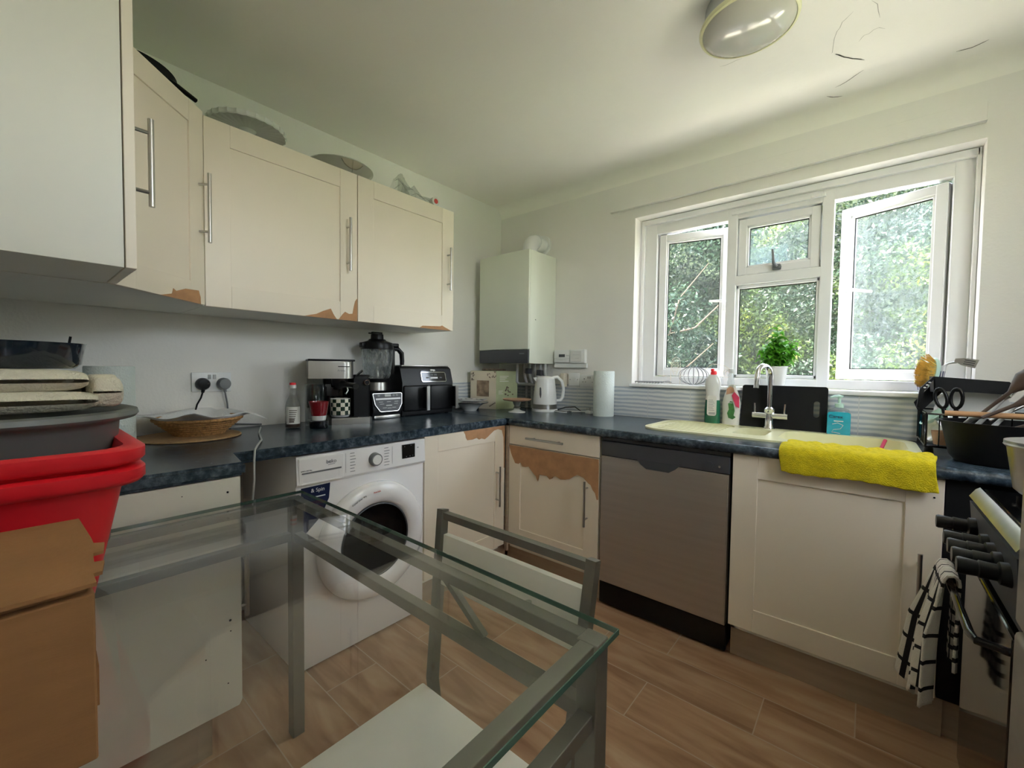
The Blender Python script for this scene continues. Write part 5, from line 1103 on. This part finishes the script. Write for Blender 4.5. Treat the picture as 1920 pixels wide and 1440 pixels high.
mb = MB(); mb.prism([(-1.205, tz_+.001), (-1.20, tz_+.088), (-1.13, tz_+.03), (-1.12, tz_+.001)], .335, .337, axis=0); obj('gusset', mb, 'clear', t)
t = thing('small_tub', (.345, -.975, tz_), 'small white tub with a red-marked lid beside the plastic bag', 'tub')
obj('body', MB(Matrix.Translation((.34, -.972, tz_+.027)) @ Matrix.Rotation(R(90), 4, 'Y')).lathe([(0, 0), (.024, 0), (.026, .03), (0, .03)], (0, 0, -.0), seg=24), 'labelwhite', t, 40)
obj('lid_print', MB(Matrix.Translation((.371, -.972, tz_+.027)) @ Matrix.Rotation(R(90), 4, 'Y')).lathe([(0, 0), (.014, 0), (.014, .0008), (0, .0008)], seg=20), 'redtext', t, 40)

# ---------------------------------------------------------------- ceiling light
t = thing('ceiling_light', (1.925, -.895, 2.34), 'round bulkhead ceiling light with a glossy diffuser', 'ceiling light')
lc = (1.925, -.90, 0)
obj('housing', MB().lathe([(0, H-.0005), (.135, H-.0005), (.137, 2.40), (.146, 2.378), (.15, 2.372), (0, 2.374)], lc, 64), 'lgrey', t, 40)
obj('trim_ring', MB().lathe([(.150, 2.380), (.153, 2.372), (.150, 2.364), (.143, 2.362), (.140, 2.368)], lc, 64, cap=False), 'cream', t, 50)
M['diff'] = mat('frosted_diffuser', (196, 194, 186), .12, coat=.6, vary=.01)
obj('diffuser', MB().lathe([(.143, 2.368), (.138, 2.360), (.11, 2.347), (.07, 2.338), (0, 2.335)], lc, 64, cap=False), 'diff', t, 60)

# ---------------------------------------------------------------- glass table
t = thing('glass_table', (1.44, -2.33, 0), 'glass-topped dining table on a dark steel frame in the foreground', 'table')
GX0, GX1, GY0, GY1, GZ = .872, 1.992, -2.70, -1.944, .780
top = obj('glass_top', MB().box((GX0, GY0, GZ-.010), (GX1, GY1, GZ)), 'tableglass', t)
mb = MB(); e = .0015
mb.box((GX0-e, GY0-e, GZ-.0095), (GX0, GY1+e, GZ-.0005)).box((GX1, GY0-e, GZ-.0095), (GX1+e, GY1+e, GZ-.0005)).box((GX0, GY1, GZ-.0095), (GX1, GY1+e, GZ-.0005)).box((GX0, GY0-e, GZ-.0095), (GX1, GY0, GZ-.0005)); obj('polished_edge', mb, 'edge', top)
lx0, lx1, ly0, ly1, lw = .884, 1.982, GY0+.012, -1.956, .036
def leg(x, y): obj('leg', MB().box((x, y, 0), (x+lw, y+lw, GZ-.0105), .002), 'dkmetal', t)
for x in (lx0, lx1-lw):
    for y in (ly0, ly1-lw): leg(x, y)
for z1_, hh in ((GZ-.0105, .022), (.662, .026)):
    for yy in (ly0+.006, ly1-lw+.006): obj('rail', MB().box((lx0+lw, yy, z1_-hh), (lx1-lw, yy+.025, z1_), .0015), 'dkmetal', t)
    for xx in (lx0+.006, lx1-lw+.006): obj('rail', MB().box((xx, ly0+lw, z1_-hh), (xx+.025, ly1-lw, z1_), .0015), 'dkmetal', t)
obj('brace', MB().tube([(1.605, -1.962, .742), (1.722, -1.962, .66)], .009, square=True), 'dkmetal', t)
cl = obj('clasp', MB().box((1.815, -1.967, .735), (1.835, -1.95, .757), .003).cyl((1.825, -1.958, .755), (1.825, -1.958, .768), .006, seg=10), 'steel', t)
# ---------------------------------------------------------------- chair tucked under the table, back towards the window
t = thing('dining_chair', (1.70, -2.1, 0), 'steel-framed chair with white seat and back panel tucked under the glass table', 'chair')
cz0 = .455
for xt, xb, xf in ((1.487, 1.532, 1.532), (1.905, 1.898, 1.898)):
    obj('back_post', MB().tube([(xb, -1.80, 0.0), (xb, -1.925, .40), (xb, -1.935, .47), (xt, -1.868, .838)], .0145, square=True), 'dkmetal', t)
    obj('front_leg', MB().tube([(xf, -2.33, 0), (xf, -2.325, cz0-.022)], .0125, square=True), 'dkmetal', t)
    obj('seat_rail', MB().tube([(xf, -2.325, cz0-.034), (xb, -1.945, cz0-.034)], .0115, square=True), 'dkmetal', t)
obj('top_rail', MB().tube([(1.487, -1.869, .825), (1.905, -1.869, .825)], .0115, square=True), 'dkmetal', t)
obj('back_panel', MB().prism([(-1.900, .672), (-1.886, .672), (-1.866, .782), (-1.880, .782)], 1.502, 1.891, axis=0, bev=.001), 'seatwhite', t)
obj('seat', MB().box((1.51, -2.345, cz0-.022), (1.93, -1.945, cz0), .004), 'seatwhite', t, 30)

# ---------------------------------------------------------------- things stacked on the table, at the left edge
def crate(z, s, name_label, m='red'):
    t = thing('plastic_crate', (1.17, -2.56, z), name_label, 'crate', 'nested red crates on the table')
    x0_, x1_, y0_, y1_ = .985, 1.31, -2.70, -2.462; hh = .235
    def loop(k, zz): return [(x, y, zz) for x, y in rrect(x0_-k, y0_-.0, x1_+k, y1_+k, .045+k*.3, 6)]
    mb = MB(); lv_ = [loop(-.012, z+.001), loop(0, z+.012), loop(.035, z+hh-.03), loop(.056, z+hh-.028), loop(.062, z+hh-.02), loop(.062, z+hh-.004), loop(.056, z+hh), loop(.036, z+hh-.002), loop(.030, z+hh-.025), loop(-.004, z+.016), loop(-.014, z+.008)]
    V = [[mb._v(p) for p in l] for l in lv_]; k = len(V[0])
    for a, b in zip(V, V[1:]):
        for i in range(k): mb.bm.faces.new((a[i], a[(i+1) % k], b[(i+1) % k], b[i]))
    mb.bm.faces.new(V[0]); mb.bm.faces.new(V[-1])
    sh = obj('shell', mb, m, t, 50); return t
crate(GZ+.0005, 1, 'red plastic crate standing on the glass table, the lower of two nested crates')
crate(GZ+.0345, 1, 'red plastic crate nested inside the lower one, holding the grey basin')
t = thing('washing_basin', (1.13, -2.57, .9), 'grey washing-up basin sitting in the red crates', 'basin')
bc_ = (1.125, -2.565, 0)
mb = MB(); mb.lathe([(0, .832), (.135, .832), (.148, .845), (.166, 1.075), (.172, 1.082), (.192, 1.084), (.197, 1.09), (.195, 1.098), (.185, 1.101), (.172, 1.098), (.160, 1.085), (.142, .85), (0, .84)], bc_, 56, sy=.93)
obj('body', mb, 'greybasin', t, 50)
t = thing('folded_cloth', (1.12, -2.54, 1.105), 'folded cream cotton cloth lying on the grey basin', 'cloth')
def slab_fold(x0, x1, yc, hw_, z0_, hh_, ph):
    def fn(u, v):
        a = v*2*PI; e_ = max(.02, 1-abs(2*u-1)**16)**.5; c_, s_ = math.cos(a), math.sin(a)
        cy = math.copysign(abs(c_)**.35, c_); sz = math.copysign(abs(s_)**.7, s_)
        return (x0+(x1-x0)*u + .004*math.sin(a*2+ph), yc+hw_*cy*(.97+.03*e_)+.003*math.sin(u*17+ph), z0_+hh_+hh_*e_*sz+.003*math.sin(u*7+ph)*math.cos(a*.5))
    return fn
obj('fold', MB().grid(28, 56, slab_fold(.985, 1.272, -2.60, .150, 1.1035, .018, 0)), 'cotton', t, 60)
obj('fold', MB().grid(28, 56, slab_fold(.985, 1.268, -2.60, .138, 1.139, .017, 2)), 'cotton', t, 60)
obj('bunched_end', MB().grid(28, 40, slab_fold(1.10, 1.262, -2.442, .020, 1.108, .028, 4)), 'cotton', t, 60)
t = thing('blue_bowl', (1.12, -2.57, 1.178), 'glossy dark blue bowl on the folded cloth', 'bowl')
obj('body', MB().lathe([(0, 0), (.10, 0), (.109, .008), (.115, .045), (.117, .046), (.113, .046), (.104, .01), (0, .008)], (1.12, -2.57, 1.1755), 48), 'bluebowl', t, 50)
o = obj('potato', MB().lathe([(0, -.025), (.02, -.018), (.032, 0), (.026, .016), (0, .024)], (1.12, -2.60, 1.212), 20, sy=1.4), 'banana', None, 60); tag(o, 'yellowish round fruit inside the dark blue bowl', 'fruit')
o = obj('fruit_stem', MB().tube([(1.115, -2.485, 1.19), (1.115, -2.478, 1.215), (1.118, -2.475, 1.236)], .0022, 6), 'blackmatte', None); tag(o, 'thin dark stalk rising from the dark blue bowl', 'stalk')
t = thing('cardboard_box', (1.56, -2.60, GZ), 'large brown cardboard box with torn flaps in the lower left foreground', 'box')
bz = .966
b = obj('carton', MB().box((1.42, -2.72, GZ+.0006), (1.688, -2.500, bz-.012), .002), 'card', t)
def flap(pts, z, th=.004, tilt=0): 
    mb = MB(); mb.prism(pts, z, z+th, axis=2); return mb
fl = [(1.692, -2.72), (1.692, -2.499), (1.665, -2.499), (1.664, -2.492), (1.632, -2.487), (1.629, -2.495), (1.598, -2.493), (1.596, -2.484), (1.566, -2.480), (1.56, -2.489), (1.535, -2.489), (1.43, -2.492), (1.425, -2.72)]
mb = MB(); mb.prism(fl, bz-.004, bz, axis=2); obj('top_flap', mb, 'card', t)
mb = MB(); mb.prism([(1.68, -2.72), (1.68, -2.505), (1.43, -2.505), (1.43, -2.72)], bz-.011, bz-.008, axis=2); obj('inner_flap', mb, 'card', t)
obj('side_tab', MB().prism([(1.60, .845), (1.655, .850), (1.66, .885), (1.61, .888)], 2.492, 2.4985, axis=1) if False else MB().prism([(1.635, .822), (1.655, .817), (1.657, .862), (1.637, .869)], -2.4995, -2.4955, axis=1), 'card', t)

# ---------------------------------------------------------------- cooker
t = thing('gas_cooker', (2.82, -1.11, 0), 'black gas cooker with chunky black knobs and a chrome front edge', 'cooker')
FCK = frame((2.515, -1.11, 0), (0, 1, 0), (-1, 0, 0)); hw = .238    # u towards the window, n towards the left wall
obj('cabinet_body', MB(FCK).box((-hw, -.58, .02), (hw, -.012, .862), .003), 'black', t)
obj('hob', MB(FCK).box((-hw, -.58, .862), (hw, -.012, .880), .004), 'blackgloss', t)
obj('front_trim', MB(FCK).prism([(.014, .856), (.002, .876), (-.006, .882), (-.006, .874), (.009, .852)], -hw-.002, hw+.002, axis=0, bev=.0015), 'steel', t, 30)
cpn = obj('control_panel', MB(FCK).prism([(.012, .843), (-.012, .843), (-.012, .70), (.0, .70)], -hw, hw, axis=0), 'dgrey', t)
for u_ in (.165, .02, -.045, -.11, -.175):
    zk = .79
    k = obj('knob', MB(FCK).tube([(u_, .006, zk), (u_, .022, zk), (u_, .025, zk), (u_, .05, zk), (u_, .052, zk), (u_, .078, zk), (u_, .082, zk)], [.024, .022, .0165, .0175, .0155, .0175, .0155], 20), 'black', t, 40)
obj('oven_door', MB(FCK).box((-hw, -.012, .12), (hw, .012, .69), .004), 'blackgloss', t)
obj('handle', MB(FCK).tube([(-hw+.02, .010, .655), (-hw+.02, .055, .66), (-hw+.05, .06, .66), (hw-.05, .06, .66), (hw-.02, .055, .66), (hw-.02, .010, .655)], .008, 10), 'blackgloss', t, 40)
obj('kick_plate', MB(FCK).box((-hw, -.03, .0), (hw, .0, .115), .002), 'black', t)
mb = MB(FCK)
for a in (-.12, .12):
    for b in (-.17, -.42): mb.lathe([(0, .88), (.045, .88), (.045, .892), (.03, .898), (0, .898)], (a, b, 0), 20)
obj('burner', mb, 'blackmatte', t, 40)
for a in (-.12, .12):
    mb = MB(FCK)
    for b in (-.07, -.17, -.30, -.42, -.52): mb.tube([(a-.10, b, .884), (a-.10, b, .908), (a+.10, b, .908), (a+.10, b, .884)], .004, 6)
    for c in (-.10, 0, .10): mb.tube([(a+c, -.06, .908), (a+c, -.53, .908)], .004, 6)
    obj('pan_support', mb, 'blackgloss', t)
t = thing('saucepan', (2.66, -1.08, .9125), 'steel stockpot at the right edge of the picture standing on the hob', 'pan')
pc = (2.642, -1.05, .9125)
obj('body', MB().lathe([(0, 0), (.085, 0), (.095, .01), (.108, .105), (.114, .112), (.112, .118), (.104, .112), (.09, .012), (0, .006)], pc, 40), 'steel', t, 50)
obj('lid', MB().lathe([(0, .135), (.05, .13), (.1, .118), (.113, .116), (.113, .122), (.1, .124), (.05, .137), (0, .141)], pc, 40), 'steel', t, 50)
# towel over the oven handle
def hang(u, v):
    L = v*.62-.24          # v 0: back bottom, 1: front bottom
    bx_ = 2.515-.060; fl_ = .020*math.sin(u*10+1)+.012*math.sin(u*23)
    if L < -.019: x = bx_+.014+fl_*.2*min(1, -L*5); z = .672+L+.019
    elif L > .019: q = L-.019; x = bx_-.014-abs(fl_)*min(1, q*6)-.045*min(1, q*2.6)*(1-u*.8); z = .672-q*(.92+.1*math.sin(u*6))
    else: a = (L+.019)/.038*PI; x = bx_+.014*math.cos(a); z = .672+.014*math.sin(a)
    return (x, -1.0-.155*(u-.5)*(1+.6*max(0, L)) + .02*math.sin(v*5)*(u-.5), z+.003*math.sin(u*14))
o = obj('checked_towel', MB().grid(36, 60, hang), 'check_towel', None, 80, solid=.006); tag(o, 'white terry towel with black checks hanging over the oven handle', 'towel')
# fridge freezer
t = thing('fridge_freezer', (2.84, -1.66, 0), 'tall silver fridge freezer at the extreme right edge', 'fridge')
FFR = frame((2.50, -1.66, 0), (0, 1, 0), (-1, 0, 0))
obj('cabinet_body', MB(FFR).box((-.29, -.62, .02), (.29, -.05, 1.74), .006), 'grey', t, 30)
for z0_, z1_ in ((.06, .72), (.732, 1.738)): 
    d = obj('door', MB(FFR).box((-.292, -.045, z0_), (.292, .0, z1_), .010, 3), 'dw', t, 40)
    zc = z1_-.16 if z0_ < .1 else z0_+.20
    obj('handle', MB(FFR).tube([(-.25, .0, zc-.12), (-.25, .035, zc-.10), (-.25, .035, zc+.10), (-.25, .0, zc+.12)], .009, 10), 'chrome', d, 40)
obj('foot', MB(FFR).box((-.27, -.55, 0), (.27, -.06, .02)), 'blackmatte', t)
